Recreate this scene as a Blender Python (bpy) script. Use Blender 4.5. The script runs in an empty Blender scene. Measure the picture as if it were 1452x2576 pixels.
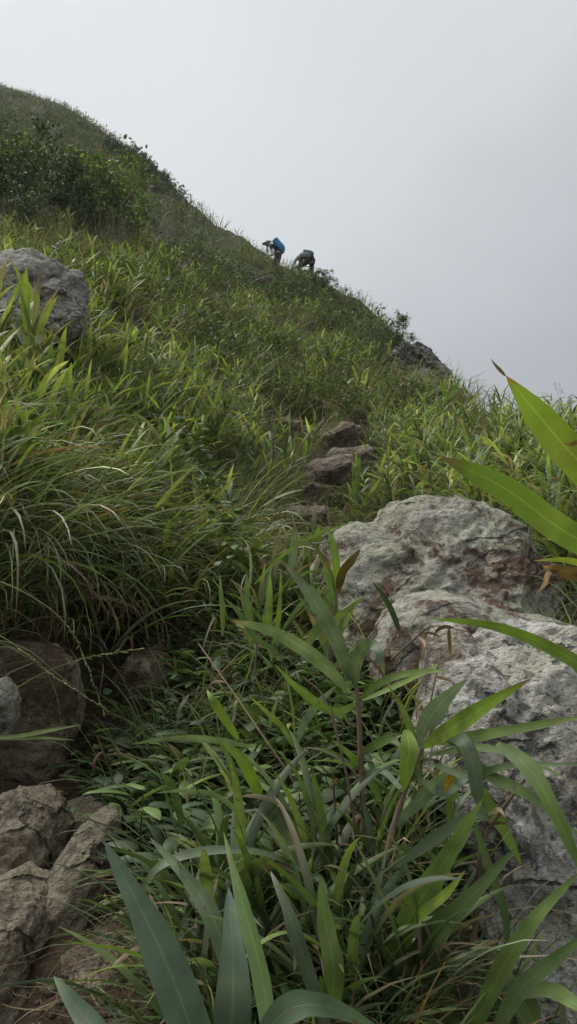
import bpy, bmesh, math, random
import numpy as np
from mathutils import Vector, Matrix

SC = bpy.context.scene
COL = SC.collection
rng = np.random.default_rng(7)
random.seed(7)
R = math.radians

# ---------------------------------------------------------------- camera, sky, sun, exposure
PITCH = R(15.0)
F = 1983.0                      # focal length in pixels of a 1452 x 2576 picture
CU, CV = 726.0, 1288.0
cam_d = bpy.data.cameras.new("camera")
cam_d.sensor_fit = 'VERTICAL'
cam_d.sensor_height = 24.0
cam_d.lens = 24.0 * F / 2576.0
cam_d.clip_start = 0.02
cam_d.clip_end = 3000
cam = bpy.data.objects.new("camera", cam_d)
COL.objects.link(cam)
cam.rotation_euler = (R(90) + PITCH, 0, 0)
SC.camera = cam
SC.view_settings.view_transform = 'Standard'
SC.view_settings.look = 'None'
SC.view_settings.exposure = 0.36
SC.view_settings.gamma = 1.0
SC.cycles.max_bounces = 6
SC.cycles.diffuse_bounces = 2
SC.cycles.glossy_bounces = 2
SC.cycles.transmission_bounces = 4
SC.cycles.volume_bounces = 2
SC.cycles.use_denoising = True

world = bpy.data.worlds.new("World")
SC.world = world
world.use_nodes = True
wt = world.node_tree
wt.nodes.clear()
def N(nt, typ, **kw):
    n = nt.nodes.new(typ)
    for k, v in kw.items():
        if k.startswith('i_'):
            n.inputs[k[2:].replace('_', ' ')].default_value = v
        else:
            setattr(n, k, v)
    return n
def ramp(nt, fac, stops, interp='LINEAR'):
    r = nt.nodes.new('ShaderNodeValToRGB')
    r.color_ramp.interpolation = interp
    el = r.color_ramp.elements
    while len(el) > 1: el.remove(el[-1])
    el[0].position, el[0].color = stops[0][0], (*stops[0][1], 1)
    for p, c in stops[1:]:
        e = el.new(p); e.color = (*c, 1)
    nt.links.new(fac, r.inputs[0])
    return r.outputs[0]
SUN_EL, SUN_AZ = 58.0, -55.0     # high, to the upper left, behind the cloud
sky = N(wt, 'ShaderNodeTexSky', sky_type='NISHITA', sun_disc=False)
sky.sun_elevation = R(SUN_EL); sky.sun_rotation = R(SUN_AZ)
tc = N(wt, 'ShaderNodeTexCoord')
mp = N(wt, 'ShaderNodeVectorMath', operation='DOT_PRODUCT')
mp.inputs[1].default_value = (-0.50, 0.12, 0.86)           # the cloud is brighter up and to the left
wt.links.new(tc.outputs['Generated'], mp.inputs[0])
nz = N(wt, 'ShaderNodeTexNoise'); nz.inputs['Scale'].default_value = 2.2; nz.inputs['Detail'].default_value = 4
nz.inputs['Roughness'].default_value = 0.5
wt.links.new(tc.outputs['Generated'], nz.inputs['Vector'])
ma = N(wt, 'ShaderNodeMath', operation='MULTIPLY_ADD'); ma.inputs[1].default_value = 0.34; ma.inputs[2].default_value = -0.17
wt.links.new(nz.outputs['Fac'], ma.inputs[0])
ad = N(wt, 'ShaderNodeMath', operation='ADD')
wt.links.new(mp.outputs['Value'], ad.inputs[0]); wt.links.new(ma.outputs[0], ad.inputs[1])
cl = ramp(wt, ad.outputs[0], [(0.0, (.285, .295, .31)), (0.16, (.285, .30, .32)), (0.33, (.345, .365, .388)), (0.45, (.435, .46, .482)), (0.56, (.525, .55, .572)),
                              (0.70, (.57, .597, .612)), (0.83, (.625, .652, .658)), (0.94, (1.8, 1.8, 1.8)), (1.0, (3.2, 3.2, 3.15))])
bg1 = N(wt, 'ShaderNodeBackground'); wt.links.new(cl, bg1.inputs[0]); bg1.inputs[1].default_value = 1.0
bg2 = N(wt, 'ShaderNodeBackground'); wt.links.new(sky.outputs[0], bg2.inputs[0]); bg2.inputs[1].default_value = 0.1
mx = N(wt, 'ShaderNodeMixShader'); mx.inputs[0].default_value = 0.04
wo = N(wt, 'ShaderNodeOutputWorld')
wt.links.new(bg1.outputs[0], mx.inputs[1]); wt.links.new(bg2.outputs[0], mx.inputs[2]); wt.links.new(mx.outputs[0], wo.inputs[0])

sun_d = bpy.data.lights.new("sun", 'SUN')
sun_d.energy = 1.5; sun_d.angle = R(22); sun_d.color = (1.0, 0.97, 0.91)
sun = bpy.data.objects.new("sun", sun_d); COL.objects.link(sun)
# direction towards the sun: azimuth measured from +Y towards +X
sv = Vector((math.sin(R(SUN_AZ)) * math.cos(R(SUN_EL)), math.cos(R(SUN_AZ)) * math.cos(R(SUN_EL)), math.sin(R(SUN_EL))))
sun.rotation_euler = sv.to_track_quat('Z', 'Y').to_euler()

# ---------------------------------------------------------------- helpers
cT, sT = math.cos(PITCH), math.sin(PITCH)
def ray(u, v):
    """direction of the sight line through a picture point, one unit deep"""
    a = (np.asarray(u, float) - CU) / F; b = (CV - np.asarray(v, float)) / F
    return np.stack([a, cT - b * sT, sT + b * cT], -1)
def W(u, v, d):
    return ray(u, v) * np.asarray(d, float)[..., None]

def hash3(i, seed):
    n = (i[..., 0] * 1619 + i[..., 1] * 31337 + i[..., 2] * 6971 + seed * 1013) & 0x7fffffff
    n = (n >> 13) ^ n
    n = (n * ((n * n * 60493) & 0x7fffffff) + n * 19990303 + 1376312589) & 0x7fffffff
    return n / 0x7fffffff
def vnoise(p, seed=0):
    i = np.floor(p).astype(np.int64); f = p - i; f = f * f * (3 - 2 * f)
    out = 0
    for dx in (0, 1):
        for dy in (0, 1):
            for dz in (0, 1):
                w = (f[..., 0] if dx else 1 - f[..., 0]) * (f[..., 1] if dy else 1 - f[..., 1]) * (f[..., 2] if dz else 1 - f[..., 2])
                out = out + w * hash3(i + np.array([dx, dy, dz]), seed)
    return out * 2 - 1
def fbm(p, octs=4, seed=0, gain=.5, ridged=False):
    a, s, t = 1.0, 0.0, 0.0
    for k in range(octs):
        n = vnoise(p * (2.03 ** k) + 17.3 * k, seed + k)
        if ridged: n = 1 - 2 * np.abs(n)
        s = s + a * n; t += a; a *= gain
    return s / t

def tag(o, label=None, cat=None, group=None, kind=None):
    if label: o['label'] = label
    if cat: o['category'] = cat
    if group: o['group'] = group
    if kind: o['kind'] = kind
    return o
def empty(name, loc, rz=0.0):
    o = bpy.data.objects.new(name, None); COL.objects.link(o)
    o.location = loc; o.rotation_euler = (0, 0, rz); o.empty_display_size = 0.05
    return o

class Acc:
    """collects ribbons, tubes and blobs, then links them as one mesh object"""
    def __init__(s): s.v = []; s.f4 = []; s.c = []; s.l = []; s.n = 0
    def add(s, v, f, c, l):
        s.v.append(v.reshape(-1, 3)); s.f4.append(f.reshape(-1, 4) + s.n)
        s.c.append(c.reshape(-1, 3)); s.l.append(l.reshape(-1, 3)); s.n += len(s.v[-1])
    def build(s, name, mat, parent=None, origin=None, smooth=True):
        v = np.concatenate(s.v); f = np.concatenate(s.f4); c = np.concatenate(s.c); l = np.concatenate(s.l)
        if origin is not None: v = v - np.asarray(origin)
        me = bpy.data.meshes.new(name)
        me.vertices.add(len(v)); me.vertices.foreach_set('co', v.astype(np.float32).ravel())
        me.loops.add(len(f) * 4); me.loops.foreach_set('vertex_index', f.astype(np.int32).ravel())
        me.polygons.add(len(f)); me.polygons.foreach_set('loop_start', np.arange(0, len(f) * 4, 4, dtype=np.int32))
        me.update(calc_edges=True)
        if smooth: me.polygons.foreach_set('use_smooth', np.ones(len(f), bool))
        a = me.color_attributes.new('tint', 'FLOAT_COLOR', 'POINT')
        a.data.foreach_set('color', np.concatenate([c, np.ones((len(c), 1))], 1).astype(np.float32).ravel())
        b = me.attributes.new('leafco', 'FLOAT_VECTOR', 'POINT')
        b.data.foreach_set('vector', l.astype(np.float32).ravel())
        me.materials.append(mat)
        o = bpy.data.objects.new(name, me); COL.objects.link(o)
        if origin is not None and parent is None: o.location = origin
        if parent is not None: o.parent = parent
        return o

def prof(kind, t):
    if kind == 'grass': return np.clip(t * 8 + .45, 0, 1) * (1 - t) ** .6
    if kind == 'leaf':
        w = (t + .015) ** .55 * (1 - t) ** .85; return w / w.max()
    if kind == 'ovate':
        w = np.sin(np.pi * t ** .75) ** .9 + .03 * (1 - t); return w
    if kind == 'stem': return 1 - .35 * t
    raise ValueError(kind)

def strips(acc, cen, side, nrm, wid, col, fold=.18, rnd=None, thick=None):
    """cen,side,nrm: (N,S,3); wid (N,S); col (N,S,3): folded leaf blades, three vertices across"""
    n, S = cen.shape[:2]
    w = wid[..., None] * .5
    Lf = cen - side * w; Rt = cen + side * w; M = cen - nrm * (w * 2 * fold)
    v = np.stack([Lf, M, Rt], 2)
    idx = np.arange(n * S * 3).reshape(n, S, 3)
    f = np.stack([idx[:, :-1, :-1], idx[:, :-1, 1:], idx[:, 1:, 1:], idx[:, 1:, :-1]], -1)
    c = np.repeat(col[:, :, None, :], 3, 2)
    rnd = rng.random(n) if rnd is None else rnd
    l = np.zeros((n, S, 3, 3)); l[..., 0] = np.array([0, .5, 1]); l[..., 1] = np.linspace(0, 1, S)[None, :, None]; l[..., 2] = rnd[:, None, None]
    acc.add(v, f, c, l)

def blades(acc, P, az, el, L, Wd, bend, curl=0, twist=0, col=(.1, .2, .05), tip=None, S=6, kind='grass', fold=.15, power=1.3, wob=0):
    n = len(P); o = np.ones(n)
    az, el, L, Wd, bend, curl, twist = [np.asarray(x, float) * o for x in (az, el, L, Wd, bend, curl, twist)]
    t = np.linspace(0, 1, S)
    e = el[:, None] - bend[:, None] * t ** power
    a = az[:, None] + curl[:, None] * t
    if wob: e = e + wob * np.sin(t * 7 + rng.random(n)[:, None] * 6) * t
    d = np.stack([np.cos(a) * np.cos(e), np.sin(a) * np.cos(e), np.sin(e)], -1)
    dm = (d[:, 1:] + d[:, :-1]) * .5 * (L / (S - 1))[:, None, None]
    cen = P[:, None, :] + np.concatenate([np.zeros((n, 1, 3)), np.cumsum(dm, 1)], 1)
    s0 = np.stack([-np.sin(a), np.cos(a), np.zeros_like(a)], -1)
    n0 = np.cross(d, s0)
    tw = twist[:, None, None] * (.3 + .7 * t[None, :, None])
    sd = s0 * np.cos(tw) + n0 * np.sin(tw); nr = np.cross(sd, d)
    wid = Wd[:, None] * prof(kind, t)[None]
    col = np.asarray(col, float) * np.ones((n, 3))
    tip = col if tip is None else np.asarray(tip, float) * np.ones((n, 3))
    tt = np.clip(t * 1.15 - .1, 0, 1)[None, :, None] ** 1.5
    c = col[:, None, :] * (1 - tt) + tip[:, None, :] * tt
    if kind == 'grass':      # blade foot painted darker: shade inside the tuft, in a dry sheath brown
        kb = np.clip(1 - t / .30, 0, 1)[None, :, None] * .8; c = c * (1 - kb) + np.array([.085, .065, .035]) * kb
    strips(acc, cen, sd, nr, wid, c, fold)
    return cen

def spline(pts, S):
    """Catmull-Rom through the points, S samples evenly by parameter"""
    p = np.asarray(pts, float); n = len(p)
    if n == 2: return p[0] + (p[1] - p[0]) * np.linspace(0, 1, S)[:, None]
    q = np.vstack([2 * p[0] - p[1], p, 2 * p[-1] - p[-2]])
    t = np.linspace(0, n - 1, S); i = np.minimum(t.astype(int), n - 2); f = (t - i)[:, None]
    a, b, c, d = q[i], q[i + 1], q[i + 2], q[i + 3]
    return .5 * (2 * b + (c - a) * f + (2 * a - 5 * b + 4 * c - d) * f ** 2 + (3 * b - a - 3 * c + d) * f ** 3)

def tube(acc, pts, r0, r1, col=(.2, .15, .1), S=None, K=6, knots=0, rough=0):
    pts = np.asarray(pts, float)
    S = S or max(4, len(pts) * 4)
    p = spline(pts, S)
    tg = np.gradient(p, axis=0); tg /= np.linalg.norm(tg, axis=1)[:, None] + 1e-9
    ref = np.array([.31, .95, .05]); a = np.cross(tg, ref); a /= np.linalg.norm(a, axis=1)[:, None] + 1e-9; b = np.cross(tg, a)
    t = np.linspace(0, 1, S); r = r0 + (r1 - r0) * t
    if knots: r = r * (1 + .35 * np.exp(-((t * knots % 1) - .5) ** 2 / .003))
    if rough: r = r * (1 + rough * (rng.random(S) - .5))
    th = np.linspace(0, 2 * np.pi, K, endpoint=False)
    v = p[:, None] + r[:, None, None] * (np.cos(th)[None, :, None] * a[:, None] + np.sin(th)[None, :, None] * b[:, None])
    idx = np.arange(S * K).reshape(S, K); nx = np.roll(idx, -1, 1)
    f = np.stack([idx[:-1], nx[:-1], nx[1:], idx[1:]], -1)
    c = np.broadcast_to(np.asarray(col, float), (S * K, 3)).copy()
    l = np.zeros((S, K, 3)); l[..., 0] = th / 6.28; l[..., 1] = t[:, None]; l[..., 2] = rng.random()
    acc.add(v, f, c, l)

# ---------------------------------------------------------------- materials
def new_mat(name):
    m = bpy.data.materials.new(name); m.use_nodes = True
    nt = m.node_tree; nt.nodes.clear()
    out = nt.nodes.new('ShaderNodeOutputMaterial')
    return m, nt, out
def leaf_mat(name, rough=.42, trans=.35, vein=0., blotch=.35, spec=.4, tval=1.5):
    m, nt, out = new_mat(name); L = nt.links.new
    at = N(nt, 'ShaderNodeAttribute', attribute_name='tint')
    lc = N(nt, 'ShaderNodeAttribute', attribute_name='leafco')
    sep = N(nt, 'ShaderNodeSeparateXYZ'); L(lc.outputs['Vector'], sep.inputs[0])
    ns = N(nt, 'ShaderNodeTexNoise'); ns.inputs['Scale'].default_value = 26; ns.inputs['Detail'].default_value = 3
    geo = N(nt, 'ShaderNodeNewGeometry'); L(geo.outputs['Position'], ns.inputs['Vector'])
    mr = N(nt, 'ShaderNodeMapRange'); mr.inputs['To Min'].default_value = 1 - blotch; mr.inputs['To Max'].default_value = 1 + blotch
    mr.inputs['From Min'].default_value = .3; mr.inputs['From Max'].default_value = .7
    L(ns.outputs['Fac'], mr.inputs['Value'])
    vm = N(nt, 'ShaderNodeVectorMath', operation='SCALE'); L(at.outputs['Color'], vm.inputs[0]); L(mr.outputs[0], vm.inputs['Scale'])
    col = vm.outputs[0]
    p = N(nt, 'ShaderNodeBsdfPrincipled'); p.inputs['Roughness'].default_value = rough
    p.inputs['Specular IOR Level'].default_value = spec
    if vein:
        # fine lengthwise veins and a paler midrib
        s = N(nt, 'ShaderNodeMath', operation='MULTIPLY'); s.inputs[1].default_value = 75; L(sep.outputs[0], s.inputs[0])
        sn = N(nt, 'ShaderNodeMath', operation='SINE'); L(s.outputs[0], sn.inputs[0])
        a = N(nt, 'ShaderNodeMath', operation='MULTIPLY_ADD'); a.inputs[1].default_value = vein * .5; a.inputs[2].default_value = 1.0; L(sn.outputs[0], a.inputs[0])
        mb = N(nt, 'ShaderNodeMath', operation='SUBTRACT'); mb.inputs[1].default_value = .5; L(sep.outputs[0], mb.inputs[0])
        ab = N(nt, 'ShaderNodeMath', operation='ABSOLUTE'); L(mb.outputs[0], ab.inputs[0])
        rib = N(nt, 'ShaderNodeMapRange'); rib.inputs['From Max'].default_value = .05; rib.inputs['To Min'].default_value = 1.45; rib.inputs['To Max'].default_value = 1.0
        L(ab.outputs[0], rib.inputs['Value'])
        mm = N(nt, 'ShaderNodeMath', operation='MULTIPLY'); L(a.outputs[0], mm.inputs[0]); L(rib.outputs[0], mm.inputs[1])
        v2 = N(nt, 'ShaderNodeVectorMath', operation='SCALE'); L(col, v2.inputs[0]); L(mm.outputs[0], v2.inputs['Scale']); col = v2.outputs[0]
        # a few brown spots
        sp = N(nt, 'ShaderNodeTexNoise'); sp.inputs['Scale'].default_value = 60; sp.inputs['Detail'].default_value = 2; L(geo.outputs['Position'], sp.inputs['Vector'])
        sr = N(nt, 'ShaderNodeMapRange'); sr.inputs['From Min'].default_value = .70; sr.inputs['From Max'].default_value = .75; L(sp.outputs['Fac'], sr.inputs['Value'])
        mc = N(nt, 'ShaderNodeMixRGB'); L(sr.outputs[0], mc.inputs[0]); L(col, mc.inputs[1]); mc.inputs[2].default_value = (.13, .075, .03, 1); col = mc.outputs[0]
        bp = N(nt, 'ShaderNodeBump'); bp.inputs['Strength'].default_value = .12; bp.inputs['Distance'].default_value = .001
        L(sn.outputs[0], bp.inputs['Height']); L(bp.outputs[0], p.inputs['Normal'])
    L(col, p.inputs['Base Color'])
    if trans > 0:
        tv = N(nt, 'ShaderNodeVectorMath', operation='MULTIPLY'); tv.inputs[1].default_value = (tval * .98, tval, tval * .62); L(col, tv.inputs[0])
        tr = N(nt, 'ShaderNodeBsdfTranslucent'); L(tv.outputs[0], tr.inputs[0])
        mx = N(nt, 'ShaderNodeMixShader'); mx.inputs[0].default_value = trans
        L(p.outputs[0], mx.inputs[1]); L(tr.outputs[0], mx.inputs[2]); L(mx.outputs[0], out.inputs[0])
    else: L(p.outputs[0], out.inputs[0])
    return m
M_GRASS = leaf_mat('grass_blades', rough=.5, trans=.25, blotch=.3, spec=.35)
M_LEAF = leaf_mat('bamboo_leaf', rough=.52, trans=.32, vein=.06, blotch=.32, spec=.45)
M_BROAD = leaf_mat('broad_leaf', rough=.5, trans=.22, blotch=.3, spec=.3)
M_DRY = leaf_mat('dry_leaf', rough=.8, trans=.2, blotch=.4, spec=.15, tval=1.0)
M_STEM = leaf_mat('stem', rough=.65, trans=0, blotch=.35, spec=.25)

def rock_mat(name, base, pale, rust, lichen, dark=(.03, .028, .026), scale=1.0, rust_lo=.52, speck=.5, bump=.03, lich_lo=.45, seed=0., white=.5):
    m, nt, out = new_mat(name); L = nt.links.new
    tcn = N(nt, 'ShaderNodeTexCoord')
    mpn = N(nt, 'ShaderNodeMapping'); mpn.inputs['Location'].default_value = (seed, seed * .7, -seed); mpn.inputs['Scale'].default_value = (scale,) * 3
    L(tcn.outputs['Object'], mpn.inputs[0])
    def noise(s, d=5, rg=.6, dist=0., vec=None):
        n = N(nt, 'ShaderNodeTexNoise'); n.inputs['Scale'].default_value = s; n.inputs['Detail'].default_value = d
        n.inputs['Roughness'].default_value = rg; n.inputs['Distortion'].default_value = dist
        L(vec or mpn.outputs[0], n.inputs['Vector']); return n.outputs['Fac']
    def sstep(x, lo, hi):
        r_ = N(nt, 'ShaderNodeMapRange', interpolation_type='SMOOTHSTEP'); r_.inputs['From Min'].default_value = lo; r_.inputs['From Max'].default_value = hi
        L(x, r_.inputs['Value']); return r_.outputs[0]
    def mix(f, a, b):
        x = N(nt, 'ShaderNodeMixRGB'); L(f, x.inputs[0])
        for i, c in ((1, a), (2, b)):
            if isinstance(c, tuple): x.inputs[i].default_value = (*c, 1)
            else: L(c, x.inputs[i])
        return x.outputs[0]
    # bedding: noise squeezed across the layers
    st = N(nt, 'ShaderNodeMapping'); st.inputs['Rotation'].default_value = (R(20), R(-24), 0); st.inputs['Scale'].default_value = (1, 1, 2.4)
    L(mpn.outputs[0], st.inputs[0])
    bed = noise(9, 6, .65, .4, st.outputs[0])
    big = noise(3.2, 4, .55); mid = noise(14, 6, .7, .3); fine = noise(70, 5, .7); grain = noise(210, 3, .7)
    c = mix(sstep(bed, .40, .60), base, pale)
    c = mix(sstep(noise(6.5, 6, .65, .5), lich_lo, lich_lo + .16), c, lichen)
    wf = N(nt, 'ShaderNodeMath', operation='MULTIPLY'); wf.inputs[1].default_value = white; L(sstep(noise(5.1, 7, .7, .8), .55, .62), wf.inputs[0])
    c = mix(wf.outputs[0], c, tuple(min(.62, x * 1.35) for x in pale))
    c = mix(sstep(noise(2.6, 6, .72, .6), rust_lo - .04, rust_lo + .03), c, rust)
    # lichen crusts with their own edges
    wq = N(nt, 'ShaderNodeMixRGB'); wq.inputs[0].default_value = .10; L(mpn.outputs[0], wq.inputs[1]); nn_ = N(nt, 'ShaderNodeTexNoise'); nn_.inputs['Scale'].default_value = 18; nn_.inputs['Detail'].default_value = 4; L(mpn.outputs[0], nn_.inputs['Vector']); L(nn_.outputs['Color'], wq.inputs[2])
    for vs_, th_, cc_, am_ in ((16, .30, tuple(min(.6, x * 1.2) for x in lichen), .5 * min(1, white * 2)), (34, .26, tuple(min(.62, x * 1.4) for x in pale), 0.5 * white), (24, .20, dark, .8 * speck)):
        vo = N(nt, 'ShaderNodeTexVoronoi'); vo.inputs['Scale'].default_value = vs_; L(wq.outputs[0], vo.inputs['Vector'])
        fm = N(nt, 'ShaderNodeMath', operation='MULTIPLY'); fm.inputs[1].default_value = am_; iv = N(nt, 'ShaderNodeMapRange', interpolation_type='SMOOTHSTEP'); iv.inputs['From Min'].default_value = th_ + .08; iv.inputs['From Max'].default_value = th_; L(vo.outputs['Distance'], iv.inputs['Value'])
        L(iv.outputs[0], fm.inputs[0]); c = mix(fm.outputs[0], c, cc_)
    # cracks
    w2 = N(nt, 'ShaderNodeMixRGB'); w2.inputs[0].default_value = .28; L(st.outputs[0], w2.inputs[1]); n2_ = N(nt, 'ShaderNodeTexNoise'); n2_.inputs['Scale'].default_value = 5; n2_.inputs['Detail'].default_value = 5; L(mpn.outputs[0], n2_.inputs['Vector']); L(n2_.outputs['Color'], w2.inputs[2])
    ve = N(nt, 'ShaderNodeTexVoronoi', feature='DISTANCE_TO_EDGE'); ve.inputs['Scale'].default_value = 3.6; L(w2.outputs[0], ve.inputs['Vector'])
    ck = N(nt, 'ShaderNodeMapRange', interpolation_type='SMOOTHSTEP'); ck.inputs['From Min'].default_value = .028; ck.inputs['From Max'].default_value = .006; L(ve.outputs['Distance'], ck.inputs['Value'])
    cm = N(nt, 'ShaderNodeMath', operation='MULTIPLY'); L(ck.outputs[0], cm.inputs[0]); L(sstep(big, .46, .56), cm.inputs[1]); c = mix(cm.outputs[0], c, tuple(x * .35 for x in base))
    # dark pits and crusts
    c = mix(sstep(mid, .56, .64), c, tuple(x * .45 + dark[i] for i, x in enumerate(base)))
    sp = N(nt, 'ShaderNodeMath', operation='MULTIPLY'); sp.inputs[1].default_value = speck
    L(sstep(fine, .56, .63), sp.inputs[0]); c = mix(sp.outputs[0], c, dark)
    gr = N(nt, 'ShaderNodeMapRange'); gr.inputs['From Min'].default_value = .3; gr.inputs['From Max'].default_value = .7
    gr.inputs['To Min'].default_value = .72; gr.inputs['To Max'].default_value = 1.26; L(grain, gr.inputs['Value'])
    vs = N(nt, 'ShaderNodeVectorMath', operation='SCALE'); L(c, vs.inputs[0]); L(gr.outputs[0], vs.inputs['Scale'])
    p = N(nt, 'ShaderNodeBsdfPrincipled'); p.inputs['Roughness'].default_value = .9; p.inputs['Specular IOR Level'].default_value = .2
    L(vs.outputs[0], p.inputs['Base Color'])
    s1 = N(nt, 'ShaderNodeMath', operation='MULTIPLY_ADD'); L(mid, s1.inputs[0]); s1.inputs[1].default_value = -1.2; L(bed, s1.inputs[2])
    s2 = N(nt, 'ShaderNodeMath', operation='MULTIPLY_ADD'); L(fine, s2.inputs[0]); s2.inputs[1].default_value = -.45; s3 = N(nt, 'ShaderNodeMath', operation='MULTIPLY_ADD'); L(cm.outputs[0], s3.inputs[0]); s3.inputs[1].default_value = -.5; L(s1.outputs[0], s3.inputs[2]); L(s3.outputs[0], s2.inputs[2])
    bp = N(nt, 'ShaderNodeBump'); bp.inputs['Strength'].default_value = .9; bp.inputs['Distance'].default_value = bump
    L(s2.outputs[0], bp.inputs['Height']); L(bp.outputs[0], p.inputs['Normal'])
    L(p.outputs[0], out.inputs[0])
    return m
M_ROCK = rock_mat('lichen_rock', (.25, .235, .20), (.41, .395, .355), (.125, .080, .055), (.36, .355, .265), rust_lo=.515, lich_lo=.40)
M_ROCKW = rock_mat('pale_rock', (.29, .275, .245), (.50, .48, .435), (.17, .13, .095), (.40, .385, .31), rust_lo=.615, speck=.75, seed=3.1, white=.8)
M_ROCKB = rock_mat('brown_rock', (.20, .155, .105), (.32, .26, .185), (.095, .062, .04), (.19, .17, .115), rust_lo=.5, seed=5.7, white=.1)
M_ROCKS = rock_mat('buff_rock', (.19, .155, .11), (.30, .255, .19), (.14, .105, .07), (.24, .21, .15), rust_lo=.61, seed=8.2, speck=.4, white=.25)
M_ROCKT = rock_mat('trail_rock', (.18, .145, .11), (.28, .235, .185), (.11, .075, .06), (.16, .155, .11), rust_lo=.52, seed=2.2, white=.2, scale=.8)
M_ROCKG = rock_mat('grey_rock', (.28, .265, .235), (.48, .475, .45), (.14, .12, .09), (.30, .29, .22), rust_lo=.58, seed=6.5, white=.5)
M_CRAG = rock_mat('crag_rock', (.22, .205, .185), (.42, .41, .385), (.075, .068, .055), (.19, .19, .15), rust_lo=.52, seed=1.5, scale=.6, bump=.05, white=.4)

def soil_mat():
    m, nt, out = new_mat('hillside_soil'); L = nt.links.new
    geo = N(nt, 'ShaderNodeNewGeometry')
    def noise(s, d=5, rg=.6):
        n = N(nt, 'ShaderNodeTexNoise'); n.inputs['Scale'].default_value = s; n.inputs['Detail'].default_value = d; n.inputs['Roughness'].default_value = rg
        L(geo.outputs['Position'], n.inputs['Vector']); return n.outputs['Fac']
    near = ramp(nt, noise(7, 6, .65), [(.3, (.042, .030, .019)), (.5, (.085, .061, .039)), (.72, (.145, .110, .074))])
    far = ramp(nt, noise(.5, 9, .75), [(.35, (.018, .030, .010)), (.5, (.036, .050, .018)), (.65, (.055, .060, .030))])
    ln = N(nt, 'ShaderNodeVectorMath', operation='LENGTH'); L(geo.outputs['Position'], ln.inputs[0])
    mr = N(nt, 'ShaderNodeMapRange', interpolation_type='SMOOTHSTEP'); mr.inputs['From Min'].default_value = 5; mr.inputs['From Max'].default_value = 16; L(ln.outputs['Value'], mr.inputs['Value'])
    mxn = N(nt, 'ShaderNodeMixRGB'); L(mr.outputs[0], mxn.inputs[0]); L(near, mxn.inputs[1]); L(far, mxn.inputs[2])
    p = N(nt, 'ShaderNodeBsdfPrincipled'); p.inputs['Roughness'].default_value = .95; p.inputs['Specular IOR Level'].default_value = .1
    L(mxn.outputs[0], p.inputs['Base Color'])
    bp = N(nt, 'ShaderNodeBump'); bp.inputs['Strength'].default_value = 1; bp.inputs['Distance'].default_value = .03
    L(noise(28, 6, .7), bp.inputs['Height']); L(bp.outputs[0], p.inputs['Normal'])
    L(p.outputs[0], out.inputs[0]); return m
M_SOIL = soil_mat()

# ---------------------------------------------------------------- the hillside
def pchip(x, y, q):
    x = np.asarray(x, float); y = np.asarray(y, float); h = np.diff(x); d = np.diff(y) / h
    m = np.zeros_like(y)
    for i in range(1, len(x) - 1):
        if d[i - 1] * d[i] > 0:
            w1, w2 = 2 * h[i] + h[i - 1], h[i] + 2 * h[i - 1]; m[i] = (w1 + w2) / (w1 / d[i - 1] + w2 / d[i])
    m[0], m[-1] = d[0], d[-1]
    i = np.clip(np.searchsorted(x, q) - 1, 0, len(x) - 2); t = np.clip((q - x[i]) / h[i], 0, 1)
    return (y[i] * (1 + 2 * t) * (1 - t) ** 2 + m[i] * h[i] * t * (1 - t) ** 2 + y[i + 1] * t * t * (3 - 2 * t) + m[i + 1] * h[i] * t * t * (t - 1))
# per bearing (degrees right of straight ahead): (picture row, horizontal distance) of the bare ground, last = brow
COLS = {
 -30: [(2576, 1.30), (2050, 1.8), (1900, 2.0), (1640, 2.2), (1400, 2.45), (1150, 2.9), (950, 4.0), (800, 5.2), (690, 6.8), (600, 9), (500, 16), (390, 40), (215, 120)],
 -24: [(2576, 1.28), (2050, 1.75), (1950, 1.95), (1680, 2.15), (1440, 2.35), (1200, 2.8), (1000, 3.8), (830, 5.0), (710, 6.6), (600, 9), (490, 17), (385, 45), (268, 110)],
 -19: [(2576, 1.25), (2050, 1.75), (1950, 2.05), (1700, 2.3), (1490, 2.45), (1250, 3.0), (1030, 4.0), (860, 5.2), (735, 7), (620, 10), (510, 18), (410, 42), (312, 95)],
 -13: [(2576, 1.20), (2080, 1.75), (1920, 2.15), (1760, 2.5), (1590, 2.7), (1350, 3.2), (1120, 4.3), (940, 5.6), (800, 7.5), (680, 11), (570, 20), (490, 38), (425, 68)],
 -7: [(2576, 1.15), (2200, 1.55), (2000, 1.9), (1800, 2.4), (1620, 2.9), (1420, 3.5), (1220, 4.5), (1040, 6), (890, 8.5), (760, 13), (660, 20), (600, 30), (562, 43)],
 0: [(2576, 1.1), (2250, 1.45), (2000, 1.8), (1700, 2.5), (1500, 3.2), (1390, 3.9), (1250, 5), (1110, 6.8), (980, 9.5), (840, 14), (750, 19), (682, 25.5)],
 6: [(2576, 1.1), (2250, 1.4), (2000, 1.7), (1720, 2.3), (1520, 3.0), (1370, 3.9), (1220, 5.3), (1120, 6.6), (1010, 8.8), (900, 12.5), (820, 17), (778, 21)],
 11: [(2576, 1.15), (2250, 1.45), (2000, 1.65), (1720, 2.1), (1520, 2.8), (1370, 3.6), (1220, 4.8), (1110, 6.3), (1030, 8.2), (960, 11), (928, 14)],
 16: [(2576, 1.45), (2000, 1.85), (1740, 2.05), (1560, 2.5), (1400, 3.2), (1260, 4.2), (1160, 5.4), (1090, 7.0), (1060, 8.5)],
 21: [(2576, 1.50), (2000, 1.95), (1760, 2.15), (1580, 2.45), (1430, 3.0), (1290, 3.9), (1190, 5.0), (1135, 6.3)],
 27: [(2576, 1.50), (2000, 1.95), (1800, 2.1), (1620, 2.25), (1480, 2.7), (1350, 3.5), (1260, 4.6), (1220, 5.4)],
}
GR = np.concatenate([[0.0], np.geomspace(.25, 420, 420)])
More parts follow.
